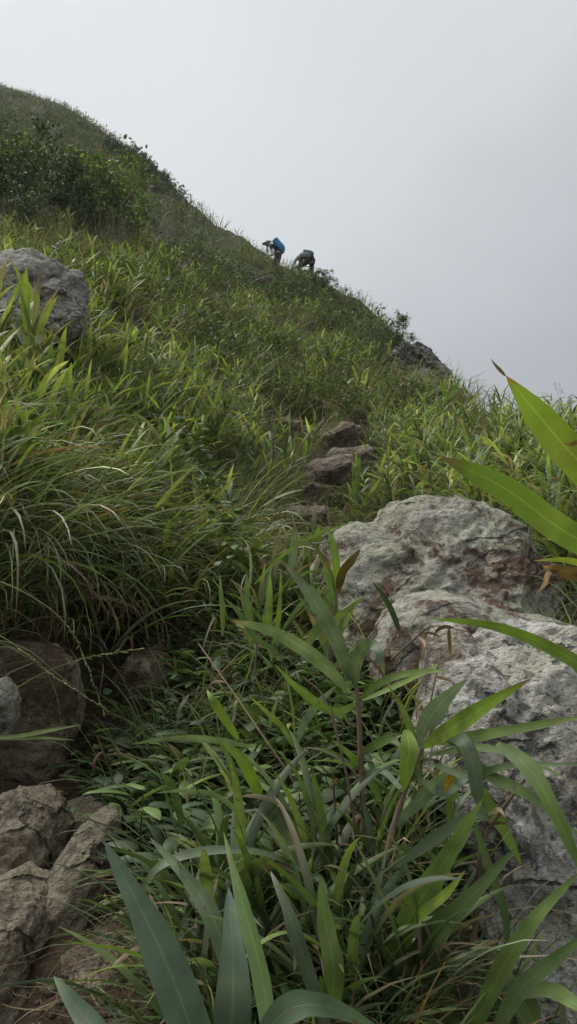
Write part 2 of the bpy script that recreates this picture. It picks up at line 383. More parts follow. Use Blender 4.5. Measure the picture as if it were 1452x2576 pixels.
def column(az, pts):
    rr, hh = [0.0, .5], [-1.12, -.86]
    for v, r in pts:
        b = (CV - v) / F
        rr.append(r); hh.append(r * (sT + b * cT) * math.cos(R(az)) / (cT - b * sT))
    k = (hh[-1] - hh[-2]) / (rr[-1] - rr[-2]); rs = rr[-1]
    for m_, s_ in ((1.12, k * .35), (1.3, -.25), (1.7, -.5), (2.5, -.6), (5, -.6), (12, -.45), (60, -.25)):     # past the brow the ground falls away
        hh.append(hh[-1] + (rs * m_ - rr[-1]) * s_); rr.append(rs * m_)
    return rr, hh, rs
CC_ = {a: column(a, COLS[a]) for a in COLS}
side = {-180: lambda r: -1.12 - .45 * r + .0006 * r * r, -110: lambda r: -1.12 - .02 * r, -70: lambda r: -1.12 + .34 * r - .0004 * r * r,
        60: lambda r: -1.12 + .10 * r - .012 * np.minimum(r, 25) ** 2 - .25 * np.maximum(r - 25, 0), 110: lambda r: -1.12 - .25 * r, 180: lambda r: -1.12 - .45 * r + .0006 * r * r}
AZC = sorted(list(COLS) + list(side))
AZF = np.concatenate([np.linspace(-180, -42, 40)[:-1], np.linspace(-42, 38, 400), np.linspace(38, 180, 41)[1:]])
HT = np.empty((len(AZF), len(GR)))
RS = np.exp(pchip(sorted(COLS), np.log([CC_[a][2] for a in sorted(COLS)]), np.clip(AZF, -30, 27)))
for n_, az_ in enumerate(AZF):
    w_ = np.clip(np.log(np.maximum(GR, .1) / 3) / math.log(max(RS[n_] * .9, 3.5) / 3), 0, 1); rw = []
    for a in AZC:
        if abs(a - az_) > 60: rw.append(np.zeros(len(GR))); continue
        if a in COLS: rw.append(pchip(CC_[a][0], CC_[a][1], GR * (CC_[a][2] / RS[n_]) ** w_) / (CC_[a][2] / RS[n_]) ** w_)
        else: rw.append(side[a](GR))
    rw = np.array(rw)
    q0 = np.searchsorted(AZC, az_); q0 = min(max(q0, 1), len(AZC) - 1)
    lo_, hi_ = max(0, q0 - 2), min(len(AZC), q0 + 2); xs_ = np.array(AZC[lo_:hi_], float); Y_ = np.array([side[AZC[c]](GR) if AZC[c] in side else rw[c] for c in range(lo_, hi_)])
    b0 = q0 - 1 - lo_; x0, x1 = xs_[b0], xs_[b0 + 1]; t_ = (az_ - x0) / (x1 - x0); dd_ = Y_[b0 + 1] - Y_[b0]
    m0 = (Y_[b0 + 1] - Y_[b0 - 1]) / (x1 - xs_[b0 - 1]) * (x1 - x0) if b0 > 0 else dd_
    m1 = (Y_[b0 + 2] - Y_[b0]) / (xs_[b0 + 2] - x0) * (x1 - x0) if b0 + 2 < len(xs_) else dd_
    m0 = np.clip(m0, np.minimum(0, 2.5 * dd_), np.maximum(0, 2.5 * dd_)); m1 = np.clip(m1, np.minimum(0, 2.5 * dd_), np.maximum(0, 2.5 * dd_))
    HT[n_] = Y_[b0] * (1 + 2 * t_) * (1 - t_) ** 2 + m0 * t_ * (1 - t_) ** 2 + Y_[b0 + 1] * t_ * t_ * (3 - 2 * t_) + m1 * t_ * t_ * (t_ - 1)
_A, _R = np.meshgrid(np.radians(AZF), GR, indexing='ij'); _q = np.stack([_R * np.sin(_A), _R * np.cos(_A), 0 * _R], -1); _s = np.clip(_R / 6, 0, 1)
HT = (HT + .04 * fbm(_q * 2.6, 3, 3) * np.clip(_R, .3, 1.5) + .20 * fbm(_q * 1.0, 3, 5) * _s * np.clip((_R - 2) / 3, 0, 1) + .30 * fbm(_q * .16, 3, 9) * np.clip((_R - 12) / 20, 0, 1)
      + .7 * fbm(_q * .045, 4, 11) * np.clip((_R - 45) / 40, 0, 1))
def H(x, y):
    az = np.degrees(np.arctan2(x, y)); r = np.hypot(x, y)
    ia = np.clip(np.searchsorted(AZF, az) - 1, 0, len(AZF) - 2); fa = (az - AZF[ia]) / (AZF[ia + 1] - AZF[ia])
    ir = np.clip(np.searchsorted(GR, r) - 1, 0, len(GR) - 2); fr = np.clip((r - GR[ir]) / (GR[ir + 1] - GR[ir]), 0, 1)
    h = (HT[ia, ir] * (1 - fa) + HT[ia + 1, ir] * fa) * (1 - fr) + (HT[ia, ir + 1] * (1 - fa) + HT[ia + 1, ir + 1] * fa) * fr
    return h
TR = np.geomspace(.5, 300, 420)
def hit(u, v):
    """first meeting of the sight line with the bare hillside; returns points and a mask"""
    u = np.atleast_1d(np.asarray(u, float)); v = np.atleast_1d(np.asarray(v, float))
    d = ray(u, v); hr = np.hypot(d[:, 0], d[:, 1]); P = np.zeros((len(u), 3)); ok = np.zeros(len(u), bool)
    for s in range(0, len(u), 4000):
        dd = d[s:s + 4000]; k = TR[None] / hr[s:s + 4000, None]
        X = dd[:, 0:1] * k; Y = dd[:, 1:2] * k; Z = dd[:, 2:3] * k
        G = H(X, Y) >= Z
        i = G.argmax(1); o = G.any(1); kk = k[np.arange(len(dd)), i]; k0 = k[np.arange(len(dd)), np.maximum(i - 1, 0)]
        for _ in range(5):
            km = (kk + k0) / 2; g = H(dd[:, 0] * km, dd[:, 1] * km) >= dd[:, 2] * km
            kk = np.where(g, km, kk); k0 = np.where(g, k0, km)
        p = dd * kk[:, None]; p[:, 2] = H(p[:, 0], p[:, 1]); P[s:s + 4000] = p; ok[s:s + 4000] = o
    return P, ok
def project(P):
    x, y, z = P[..., 0], P[..., 1], P[..., 2]
    dep = y * cT + z * sT; up = -y * sT + z * cT
    return CU + F * x / dep, CV - F * up / dep, dep

def build_ground():
    azs = np.radians(np.concatenate([np.linspace(-180, -45, 28)[:-1], np.linspace(-45, 42, 480), np.linspace(42, 180, 28)[1:-1]]))
    rs = np.concatenate([[.04], np.geomspace(.2, 260, 540)])
    A, Rr = np.meshgrid(azs, rs, indexing='ij'); X = Rr * np.sin(A); Y = Rr * np.cos(A); Z = H(X, Y)
    na, nr = A.shape; v = np.stack([X, Y, Z], -1)
    idx = np.arange(na * nr).reshape(na, nr); nx = np.roll(idx, -1, 0)
    f = np.stack([idx[:, :-1], idx[:, 1:], nx[:, 1:], nx[:, :-1]], -1)
    a = Acc(); a.add(v, f[..., ::-1], np.ones((na * nr, 3)), np.zeros((na * nr, 3)))
    g = a.build('hillside_ground', M_SOIL); tag(g, kind='structure'); return g
build_ground()

# ---------------------------------------------------------------- rocks
ROCKS = []     # footprints, for keeping the plants out
ico_cache = {}
def ico(sub):
    if sub not in ico_cache:
        bm = bmesh.new(); bmesh.ops.create_icosphere(bm, subdivisions=sub, radius=1.0)
        v = np.array([w.co[:] for w in bm.verts]); f = [tuple(w.index for w in q.verts) for q in bm.faces]; bm.free()
        ico_cache[sub] = (v, f)
    return ico_cache[sub]
def rock(name, outline, d, thick, mat, label, cat='rock', group=None, sub=6, shear=0., rough=.06, strata=.05, seed=1, centre=None, box=2.6, keep=True, tilt=(20, -24), foot=1.0, cuts=()):
    """a boulder whose outline seen from the path is the given polygon; d = distance, thick = half depth in metres"""
    o = np.asarray(outline, float)
    c = np.asarray(centre, float) if centre is not None else (o.min(0) + o.max(0)) / 2
    C = W(c[0], c[1], d)
    px = d / F
    dx = (o[:, 0] - c[0]) * px; dz = (c[1] - o[:, 1]) * px
    ang = np.arctan2(dz, dx); rad = np.hypot(dx, dz); k = np.argsort(ang); ang, rad = ang[k], rad[k]
    v, f = ico(sub)
    th = np.arctan2(v[:, 2], v[:, 0])
    q = np.linspace(-np.pi, np.pi, 721)
    xs = np.concatenate([ang - 2 * np.pi, ang, ang + 2 * np.pi]); ex = np.tile(rad * np.cos(ang), 3); ey = np.tile(rad * np.sin(ang), 3)
    # straight chords between the corners of the polygon
    i = np.searchsorted(xs, th) - 1; x0, y0, x1, y1 = ex[i], ey[i], ex[i + 1], ey[i + 1]
    den = (x1 - x0) * np.sin(th) - (y1 - y0) * np.cos(th)
    Rt = np.abs((x1 - x0) * y0 - (y1 - y0) * x0) / np.maximum(np.abs(den), 1e-6)
    Rt = np.clip(Rt, rad.min() * .7, rad.max() * 1.05)
    s = np.hypot(v[:, 0], v[:, 2])
    # super-ellipsoid: fuller than a sphere, so the face is broad
    rr = (s ** box + np.abs(v[:, 1]) ** box) ** (-1 / box)
    lx = v[:, 0] / np.maximum(s, 1e-6) * s * rr * Rt; lz = v[:, 2] / np.maximum(s, 1e-6) * s * rr * Rt; ly = v[:, 1] * rr * thick
    ly = ly + shear * lz
    p = np.stack([lx, ly, lz], 1)
    size = float(np.mean(rad))
    for (nx_, ny_, nz_, off) in cuts:          # flat faces broken off the block
        nn = np.array([nx_, ny_, nz_], float); nn /= np.linalg.norm(nn); e = p @ nn - off * size
        p = p - np.maximum(e, 0)[:, None] * nn * .85
    nrm = p / (np.linalg.norm(p, axis=1)[:, None] + 1e-9)
    a, b = R(tilt[0]), R(tilt[1])
    bn = np.array([math.sin(b), -math.sin(a), math.cos(a) * math.cos(b)]); bn /= np.linalg.norm(bn)
    hgt = p @ bn / size
    ps = p / size
    n1 = fbm(ps * 1.6 + seed * 3.3, 5, seed, .5, ridged=True)
    n2 = fbm(ps * 4.5 + seed, 5, seed + 20, .6)
    n3 = fbm(ps * 15 + seed, 3, seed + 44, .6)
    q3 = np.stack([hgt * 6 + .9 * n2, ps[:, 0] * .8, ps[:, 1] * .8], 1)
    st = fbm(q3, 3, seed + 31, .55); st = np.sign(st) * np.abs(st) ** .6
    disp = size * (rough * 1.5 * n1 + rough * .9 * n2 + rough * .45 * n3 + strata * st)
    p = p + nrm * disp[:, None]
    # local frame: x right, y away along the view, z up across it
    Mx = np.array([[1, 0, 0], [0, cT, -sT], [0, sT, cT]])
    wv = p @ Mx.T
    me = bpy.data.meshes.new(name); me.from_pydata([tuple(x) for x in wv], [], f); me.update()
    me.polygons.foreach_set('use_smooth', np.ones(len(me.polygons), bool)); me.materials.append(mat)
    ob = bpy.data.objects.new(name, me); COL.objects.link(ob); ob.location = C
    tag(ob, label, cat, group)
    if keep:
        fp = wv + C; ROCKS.append((C[0], C[1], foot * .5 * (np.ptp(fp[:, 0])), foot * .5 * (np.ptp(fp[:, 1])), fp[:, 2].max()))
    return ob
def rrock(name, u, v, w, h, mat, label, group=None, seed=1, thick=None, sub=5, off=.5, cat='rock', **kw):
    """a lesser rock sitting in the slope: outline from noise, foot on the ground below (u, v)"""
    P, ok = hit([u], [v + h * .35]); d = project(P)[2][0]
    th = np.linspace(0, 2 * np.pi, 14, endpoint=False); rg = np.random.default_rng(seed)
    rr = 1 + .36 * (rg.random(14) - .5) * 2
    rr = (np.abs(np.cos(th)) ** 4 + np.abs(np.sin(th)) ** 4) ** (-1 / 4) * rr
    ol = np.stack([u + rr * np.cos(th) * w / 2, v - rr * np.sin(th) * h / 2], 1)
    return rock(name, ol, d, thick or w * d / F * .5, mat, label, cat, group, sub=sub, seed=seed, centre=(u, v), **kw)

BOULDERS = 'pale boulders on the right of the path'
rock('lichen_boulder', [(838, 1500), (845, 1350), (905, 1322), (960, 1330), (990, 1292), (1085, 1258), (1150, 1268), (1240, 1305), (1290, 1345), (1330, 1405),
      (1385, 1430), (1425, 1490), (1438, 1560), (1425, 1600), (1250, 1660), (1050, 1700), (900, 1680), (845, 1620)], 2.45, .42, M_ROCK,
     'large grey boulder with green lichen and rust stains, highest of the boulders', 'boulder', BOULDERS, sub=7, shear=.45, rough=.07, strata=.07, seed=4, box=2.7, cuts=((-.2, -.8, .9, .62), (.7, -.6, .3, .9)))
rock('ledge_rock', [(935, 1620), (975, 1555), (1050, 1515), (1130, 1498), (1210, 1525), (1290, 1552), (1370, 1560), (1440, 1575), (1430, 1680), (1250, 1760), (1040, 1760), (940, 1700)], 1.92, .22, M_ROCK,
     'low grey ledge of rock with rust edge between the two big boulders', 'rock', BOULDERS, sub=6, shear=.5, rough=.05, strata=.05, seed=9)
rock('pale_boulder', [(1110, 1790), (1125, 1700), (1160, 1662), (1215, 1650), (1258, 1685), (1305, 1655), (1400, 1640), (1500, 1660), (1620, 1700), (1700, 2000), (1680, 2400), (1500, 2800), (1250, 2850), (1130, 2600),
      (1085, 2300), (1070, 2100), (1085, 1900)], 1.50, .42, M_ROCKW,
     'big whitish boulder with dark crusts, lowest and nearest on the right', 'boulder', BOULDERS, sub=7, shear=.34, rough=.075, strata=.05, seed=14, box=2.15, centre=(1370, 2150), cuts=((.1, -.9, .45, .62), (-.5, -.3, .9, .95)))

rock('bank_boulder', [(-60, 1650), (20, 1625), (120, 1632), (170, 1680), (190, 1760), (185, 1840), (165, 1920), (140, 1985), (80, 2020), (0, 2030), (-90, 1990), (-120, 1800)], 1.98, .2, M_ROCKB,
     'brown boulder with a flat dark face under the overhanging grass bank', 'boulder', 'rocks along the foot of the left bank', sub=6, rough=.04, strata=.04, seed=22, cuts=((.1, -1, .1, .45),))
rock('grey_stone', [(-40, 1715), (10, 1708), (38, 1740), (42, 1800), (20, 1850), (-40, 1860), (-80, 1790)], 1.74, .06, M_ROCKG,
     'small blue grey rock leaning on the brown boulder at the edge', 'rock', 'rocks along the foot of the left bank', sub=5, seed=27)
rock('knobbly_stone', [(-70, 2060), (0, 2022), (75, 2020), (125, 2055), (150, 2110), (128, 2190), (100, 2250), (20, 2290), (-80, 2260)], 1.46, .15, M_ROCKS,
     'knobbly buff rock, the highest of the steps of bare rock by the left edge', 'rock', 'rocks along the foot of the left bank', sub=6, rough=.09, seed=31, shear=.3)
rock('flat_stone', [(120, 2060), (180, 2040), (245, 2045), (270, 2080), (262, 2130), (200, 2165), (140, 2150)], 1.66, .11, M_ROCKS,
     'flat earth coloured stone behind the sloping buff rock', 'rock', 'rocks along the foot of the left bank', sub=5, rough=.06, seed=33, shear=.9)
rock('sloping_rock', [(60, 2290), (110, 2215), (165, 2140), (215, 2095), (262, 2090), (290, 2140), (300, 2215), (262, 2300), (180, 2370), (90, 2390)], 1.38, .16, M_ROCKS,
     'sloping buff rock in the middle of the bare path with grass litter below', 'rock', 'rocks along the foot of the left bank', sub=6, rough=.06, seed=36, shear=.5)
rock('corner_stone', [(-90, 2290), (0, 2250), (75, 2290), (110, 2370), (80, 2460), (0, 2500), (-100, 2480)], 1.20, .16, M_ROCKS,
     'dull brown rock by the left edge, below the knobbly buff rock', 'rock', 'rocks along the foot of the left bank', sub=6, rough=.07, seed=39, shear=.5)
rock('clod', [(150, 2420), (220, 2385), (320, 2370), (380, 2420), (385, 2490), (300, 2540), (190, 2530), (140, 2480)], 1.19, .10, M_ROCKB,
     'crumbly dark lump of earth and rock under dry litter near the bottom left', 'rock', 'rocks along the foot of the left bank', sub=6, rough=.12, seed=42, shear=.6)
rock('bottom_stone', [(-120, 2520), (0, 2470), (70, 2500), (110, 2580), (90, 2700), (-60, 2760), (-140, 2680)], 1.12, .14, M_ROCKS,
     'rounded tan rock cut off by the bottom left corner', 'rock', 'rocks along the foot of the left bank', sub=6, rough=.08, seed=48, shear=.5)
rock('root_stone', [(330, 1650), (400, 1630), (450, 1680), (440, 1770), (370, 1800), (310, 1760), (290, 1700)], 2.45, .14, M_ROCKB,
     'dark brown rock in the hollow beneath the hanging grass', 'rock', 'rocks along the foot of the left bank', sub=5, seed=45)

rock('mossy_rock', [(-70, 640), (0, 612), (70, 622), (110, 655), (170, 660), (192, 690), (200, 735), (215, 780), (205, 830), (150, 890), (0, 900), (-80, 860)], 4.75, .45, M_ROCKG,
     'grey weathered rock half buried in bright bamboo grass on the upper left', 'rock', sub=7, rough=.08, strata=.09, seed=51, shear=.6, foot=.75, cuts=((.6, -.8, .7, .42), (-.4, -.8, .9, .5), (.9, -.3, .3, .75)))

T = 'brown stones stepping up the worn path'
for nm, u, v, w, h, sd, lab in [
    ('step_stone', 838, 1182, 92, 98, 61, 'dark brown stone with a split face, left one of the touching pair in the path'),
    ('step_stone', 880, 1150, 88, 84, 62, 'rounded brown stone behind and right of the split stone in the path'),
    ('step_stone', 805, 1232, 84, 60, 63, 'flat pale brown stone just below the pair in the path'),
    ('step_stone', 868, 1086, 82, 78, 64, 'broad brown stone above the pair with dry grass on it'),
    ('step_stone', 728, 1068, 76, 40, 65, 'grey brown stone in grass up and left of the pair in the path'),
    ('step_stone', 955, 1118, 34, 34, 66, 'small brown stone at the right edge of the path beside bamboo grass'),
    ('step_stone', 872, 990, 50, 24, 67, 'low pale stone in the grass, highest of the path stones but one'),
    ('step_stone', 800, 1015, 60, 34, 68, 'half hidden brown stone above the grey brown one'),
    ('step_stone', 770, 1300, 88, 60, 69, 'brown stone left of the single bright shoot in the path'),
    ('step_stone', 800, 1400, 95, 82, 70, 'buff block against the left side of the lichen boulder'),
    ('step_stone', 690, 1395, 70, 44, 71, 'brown stone at the foot of the fine grass tussock'),
    ('step_stone', 735, 1470, 120, 66, 72, 'broad buff stone left of the buff block'),
    ('step_stone', 820, 1340, 50, 36, 73, 'small brown stone at the top of the buff block'),
    ('step_stone', 556, 972, 62, 26, 74, 'pale grey stone showing through the grass left of the path'),
    ('step_stone', 655, 712, 60, 28, 75, 'brownish bare rock in the slope below the hiker with the blue pack'),
    ('step_stone', 625, 690, 40, 18, 76, 'small bare rock in the slope left of the other bare rock below the hikers'),
]:
    rrock(nm, u, v + h * .22, w * 1.1, h * 1.35, M_ROCKT, lab, T, sd, rough=.11, strata=.04, sub=6, foot=.7, shear=.35, box=2.2, cuts=((math.sin(sd * 3.1) * .7, -.9, math.cos(sd * 1.7) * .4, .42), (math.cos(sd * 2.3) * .5, -.3, .9, .45), (math.sin(sd) , -.4, .2, .7)))

rock('cliff_outcrop', [(965, 918), (985, 900), (1012, 875), (1030, 858), (1058, 852), (1082, 868), (1098, 890), (1116, 912), (1128, 922), (1127, 950), (1122, 975), (1090, 985), (1050, 975), (1010, 955), (975, 935)],
     12.2, .6, M_CRAG, 'jagged layered grey outcrop standing out against the sky on the right brow', 'outcrop', sub=7, rough=.09, strata=.12, seed=81, shear=.35, tilt=(10, 38), box=3.2, cuts=((.6, -.7, .5, .55), (-.5, -.8, .3, .5), (.2, -.5, 1, .6)))
rock('outcrop_foot', [(975, 925), (1040, 945), (1110, 965), (1160, 985), (1165, 1010), (1080, 1000), (1000, 970)], 11.9, .35, M_ROCKT,
     'low bare rock shelf below the jagged outcrop', 'rock', sub=6, rough=.08, strata=.09, seed=84, shear=.5)

def clear(P, pad=0.0, zt=True):
    m = np.ones(len(P), bool)
    for x, y, rx, ry, zt_ in ROCKS:
        m &= (((P[:, 0] - x) / (rx * .92 + pad)) ** 2 + ((P[:, 1] - y) / (ry * .92 + pad)) ** 2) > 1
    return m

# ---------------------------------------------------------------- palettes
BRIGHT = np.array([[.20, .28, .060], [.25, .32, .08], [.16, .235, .055], [.31, .35, .12]])
MIDG = np.array([[.10, .165, .045], [.13, .19, .055], [.08, .14, .042], [.12, .17, .07]])
DARKG = np.array([[.055, .090, .034], [.075, .115, .040], [.045, .076, .032]])
GLAUC = np.array([[.15, .20, .13], [.13, .18, .11], [.20, .24, .18]])
OLIVE = np.array([[.18, .205, .09], [.15, .18, .08], [.25, .24, .15], [.11, .14, .06]])
FINE = np.array([[.14, .195, .08], [.12, .175, .075], [.18, .215, .10], [.16, .19, .12]])
DRY = np.array([[.30, .21, .12], [.22, .15, .09], [.36, .28, .18], [.17, .10, .06]])
def pick(pal, n, jit=.18):
    c = pal[rng.integers(0, len(pal), n)]
    return c * (1 + jit * (rng.random((n, 1)) - .5) * 2) * (1 + .06 * (rng.random((n, 3)) - .5))
def mixpal(specs, n):
    """specs: [(palette, weight)]"""
    w = np.array([s[1] for s in specs], float); w /= w.sum(); k = rng.choice(len(specs), n, p=w)
    out = np.zeros((n, 3))
    for i, s in enumerate(specs):
        m = k == i; out[m] = pick(s[0], m.sum())
    return out

def tufts(acc, C, nb, L, Wd, spread, pal, bend=(.6, 1.8), el=(.9, 1.5), lean=None, S=6, rad=.03, leanw=.0, dry=.08, kind='grass'):
    """nb blades from every centre; lean = world azimuth the tuft falls towards"""
    n = len(C); m = n * nb
    idx = np.repeat(np.arange(n), nb)
    P = C[idx].copy(); a0 = rng.random(m) * 2 * np.pi
    rr = rad * np.sqrt(rng.random(m)); P[:, 0] += rr * np.cos(a0); P[:, 1] += rr * np.sin(a0); P[:, 2] -= .015
    az = a0 + rng.normal(0, .6, m)
    if lean is not None:
        k = rng.random(m) < leanw
        az = np.where(k, lean + rng.normal(0, spread, m), az)
    Ls = np.asarray(L, float) * np.ones(n)
    tone = (1 + .5 * (rng.random(n) - .5) + .45 * fbm(np.stack([C[:, 0] * .9, C[:, 1] * .9, 0 * C[:, 0]], 1), 3, 77))[idx]
    col = mixpal(pal, m) * tone[:, None]
    d = rng.random(m) < dry
    col[d] = pick(DRY, d.sum()) * .8
    tip = col * np.array([1.25, 1.15, 1.0]); tb = rng.random(m) < .12; tip[tb] = pick(DRY, tb.sum())
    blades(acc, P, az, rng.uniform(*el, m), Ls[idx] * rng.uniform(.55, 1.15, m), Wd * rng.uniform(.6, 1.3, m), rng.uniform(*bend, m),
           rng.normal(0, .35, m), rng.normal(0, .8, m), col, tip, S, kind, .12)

def shoots(accL, accS, C, height, nleaf, LL, LW, pal, lean=.25, S=7, up=.5, tipbrown=.15, stemc=(.16, .13, .07), azc=None, tone=.3, bend=(.3, 1.2)):
    """dwarf bamboo: a thin cane with lance-shaped leaves in a fan near its top"""
    n = len(C); height = np.asarray(height, float) * np.ones(n)
    la = rng.random(n) * 2 * np.pi if azc is None else azc + rng.normal(0, .6, n); ln = np.abs(rng.normal(0, lean, n))
    D = np.stack([np.cos(la) * np.sin(ln), np.sin(la) * np.sin(ln), np.cos(ln)], 1)
    if accS is not None:
        blades(accS, C - D * .02, la, np.pi / 2 - ln, height, .005, .05, 0, 0, np.array(stemc), None, 3, 'stem', .5)
        blades(accS, C - D * .02, la, np.pi / 2 - ln, height, .005, .05, 0, 1.57, np.array(stemc), None, 3, 'stem', .5)
    m = n * nleaf; idx = np.repeat(np.arange(n), nleaf); j = np.tile(np.arange(nleaf), n)
    t = .35 + .65 * (j + .5 * rng.random(m)) / nleaf
    P = C[idx] + D[idx] * (height[idx] * t)[:, None]
    az = (rng.random(n) * 6.28)[idx] + (j % 2) * np.pi + rng.normal(0, .5, m)
    el = .35 + up * t + rng.normal(0, .22, m)
    tn = (1 + tone * (rng.random(n) - .5) * 2)[idx]
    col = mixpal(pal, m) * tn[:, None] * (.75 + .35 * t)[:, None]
    tip = col * np.array([1.25, 1.1, .9]); k = rng.random(m) < tipbrown; tip[k] = pick(DRY, k.sum()) * .8
    dd = rng.random(m) < .035; col[dd] = pick(DRY, dd.sum()) * .9
    blades(accL, P, az, el, LL * rng.uniform(.6, 1.2, m), LW * rng.uniform(.7, 1.2, m), rng.uniform(*bend, m), rng.normal(0, .25, m), rng.normal(0, .5, m), col, tip, S, 'leaf', .16)

def scatter(n, region, jitter=None, ubox=(-520, 1980), vbox=(180, 3300)):
    """n picture points accepted by region(u, v) in 0..1, taken to the ground where they stand"""
    out = []; tot = 0
    while tot < n:
        nn = max(n * 2, 3000); u = rng.uniform(*ubox, nn); v = rng.uniform(*vbox, nn)
        k = rng.random(nn) < region(u, v); u, v = u[k], v[k]
        if not len(u): break
        out.append(np.stack([u, v], 1)); tot += len(u)
    q = np.concatenate(out)[:n]
    P, ok = hit(q[:, 0], q[:, 1])
    k = ok & clear(P)
    return P[k], q[k]
def blob(u, v, u0, v0, su, sv, ang=0.):
    c, s = math.cos(R(ang)), math.sin(R(ang)); x = (u - u0) * c + (v - v0) * s; y = -(u - u0) * s + (v - v0) * c
    return np.exp(-(x / su) ** 2 - (y / sv) ** 2)
def sm(x, a, b):
    t = np.clip((x - a) / (b - a), 0, 1); return t * t * (3 - 2 * t)

# ---------------------------------------------------------------- ground cover nobody could count
def rdist(P): return np.hypot(P[:, 0], P[:, 1])
def bare(u, v):
    """the worn path and the earth steps, where little grows"""
    p = np.clip(1.1 * blob(u, v, 858, 1190, 62, 66) + 1.0 * blob(u, v, 790, 1330, 66, 80, 60) + .9 * blob(u, v, 750, 1460, 90, 60) + .8 * blob(u, v, 860, 1080, 48, 34)
                + 1.2 * blob(u, v, 120, 2200, 190, 300, 0) + 1.1 * blob(u, v, 230, 1800, 230, 210) + .8 * blob(u, v, 660, 1500, 90, 60) + .8 * blob(u, v, 640, 710, 60, 30) + 1.1 * blob(u, v, 1065, 985, 95, 50) + .9 * blob(u, v, 556, 985, 40, 25) + .9 * blob(u, v, 728, 1085, 50, 35), 0, 1)
    return 1 - np.where(p > .35, 1, p / .35)

# far slope
P, q = scatter(15000, lambda u, v: (v < 1120) * (.25 + .75 * sm(1120 - v, 0, 140)), vbox=(180, 1120))
P_, q_ = scatter(4000, lambda u, v: (v < 480) * 1.0, vbox=(200, 480), ubox=(-250, 420)); P = np.concatenate([P, P_])
d = rdist(P); k = d > 7.5; P, d = P[k], d[k]
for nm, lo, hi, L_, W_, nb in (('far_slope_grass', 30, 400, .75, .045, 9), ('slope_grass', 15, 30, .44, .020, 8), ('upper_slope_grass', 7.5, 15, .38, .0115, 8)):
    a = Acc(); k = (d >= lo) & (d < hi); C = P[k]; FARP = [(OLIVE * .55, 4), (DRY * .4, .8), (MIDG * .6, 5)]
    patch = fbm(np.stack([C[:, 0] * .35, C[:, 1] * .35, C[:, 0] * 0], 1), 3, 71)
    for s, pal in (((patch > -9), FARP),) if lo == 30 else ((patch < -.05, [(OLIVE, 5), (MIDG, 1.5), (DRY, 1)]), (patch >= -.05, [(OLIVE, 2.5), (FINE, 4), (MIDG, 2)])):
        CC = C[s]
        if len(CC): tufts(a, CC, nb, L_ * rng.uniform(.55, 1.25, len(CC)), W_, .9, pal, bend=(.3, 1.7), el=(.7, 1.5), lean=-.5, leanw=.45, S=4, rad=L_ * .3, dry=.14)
    if lo == 15:      # taller grass on the brow where the hikers stand
        bu = rng.uniform(600, 830, 90); bv = np.interp(bu, [600, 660, 700, 760, 830], [640, 668, 685, 702, 735]) + rng.uniform(2, 16, 90); Pb, okb = hit(bu, bv); Pb = Pb[okb]
        tufts(a, Pb, 9, rng.uniform(.4, .75, len(Pb)), .018, .8, [(OLIVE, 3), (MIDG, 2)], bend=(.4, 1.6), el=(.9, 1.5), S=5, rad=.1)
    # the same grass carries on over the brow and out of sight
    if lo == 15:
        ang = np.radians(rng.uniform(-30, 32, 1600)); rr = rng.uniform(6, 45, 1600); B = np.stack([rr * np.sin(ang), rr * np.cos(ang), 0 * rr], 1); B[:, 2] = H(B[:, 0], B[:, 1])
        tufts(a, B, 7, .4, W_, .9, [(OLIVE, 3), (FINE, 2)], S=4, rad=.2)
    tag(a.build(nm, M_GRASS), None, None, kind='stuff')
    if True:
        a = Acc(); B = C[fbm(np.stack([C[:, 0] * .5, C[:, 1] * .5, 0 * C[:, 0]], 1), 3, 90) > -.04]; B = B[rng.random(len(B)) < (.7 if lo < 30 else .5)]
        B = B[(project(B)[0] < 1150) & (rdist(B) < .86 * np.interp(np.degrees(np.arctan2(B[:, 0], B[:, 1])), AZF, RS))]; nl_ = 24; ii_ = np.repeat(np.arange(len(B)), nl_); mm_ = len(ii_); ty_ = rng.random(mm_)
        tz_ = rng.random(mm_) * 6.28; tl_ = rng.uniform(.08, .16, mm_) * (1 if lo < 12 else 1.5 if lo < 30 else 2.6); PP_ = B[ii_] + np.stack([np.cos(tz_) * tl_, np.sin(tz_) * tl_, .06 + ty_ * 2.0 * tl_], 1)
        dv_ = PP_ - B[ii_]; k_ = rng.random(mm_) < .3
        blades(a, B[ii_][k_], tz_[k_], np.arctan2(dv_[k_, 2], tl_[k_]), np.linalg.norm(dv_[k_], axis=1), .006, .0, 0, 0, np.array((.10, .09, .05)), None, 3, 'stem', .4)
        blades(a, PP_, rng.random(mm_) * 6.28, rng.uniform(-.4, 1.2, mm_), .055 if lo < 12 else .10 if lo < 30 else .17, .022 if lo < 12 else .045 if lo < 30 else .09, .5, 0, rng.normal(0, .7, mm_), mixpal([(DARKG, 6), (MIDG, 2)], mm_) * (.8 + .5 * rng.random(len(B)))[ii_][:, None], None, 4, 'ovate', .1)
        tag(a.build('low_scrub', M_BROAD), kind='stuff')

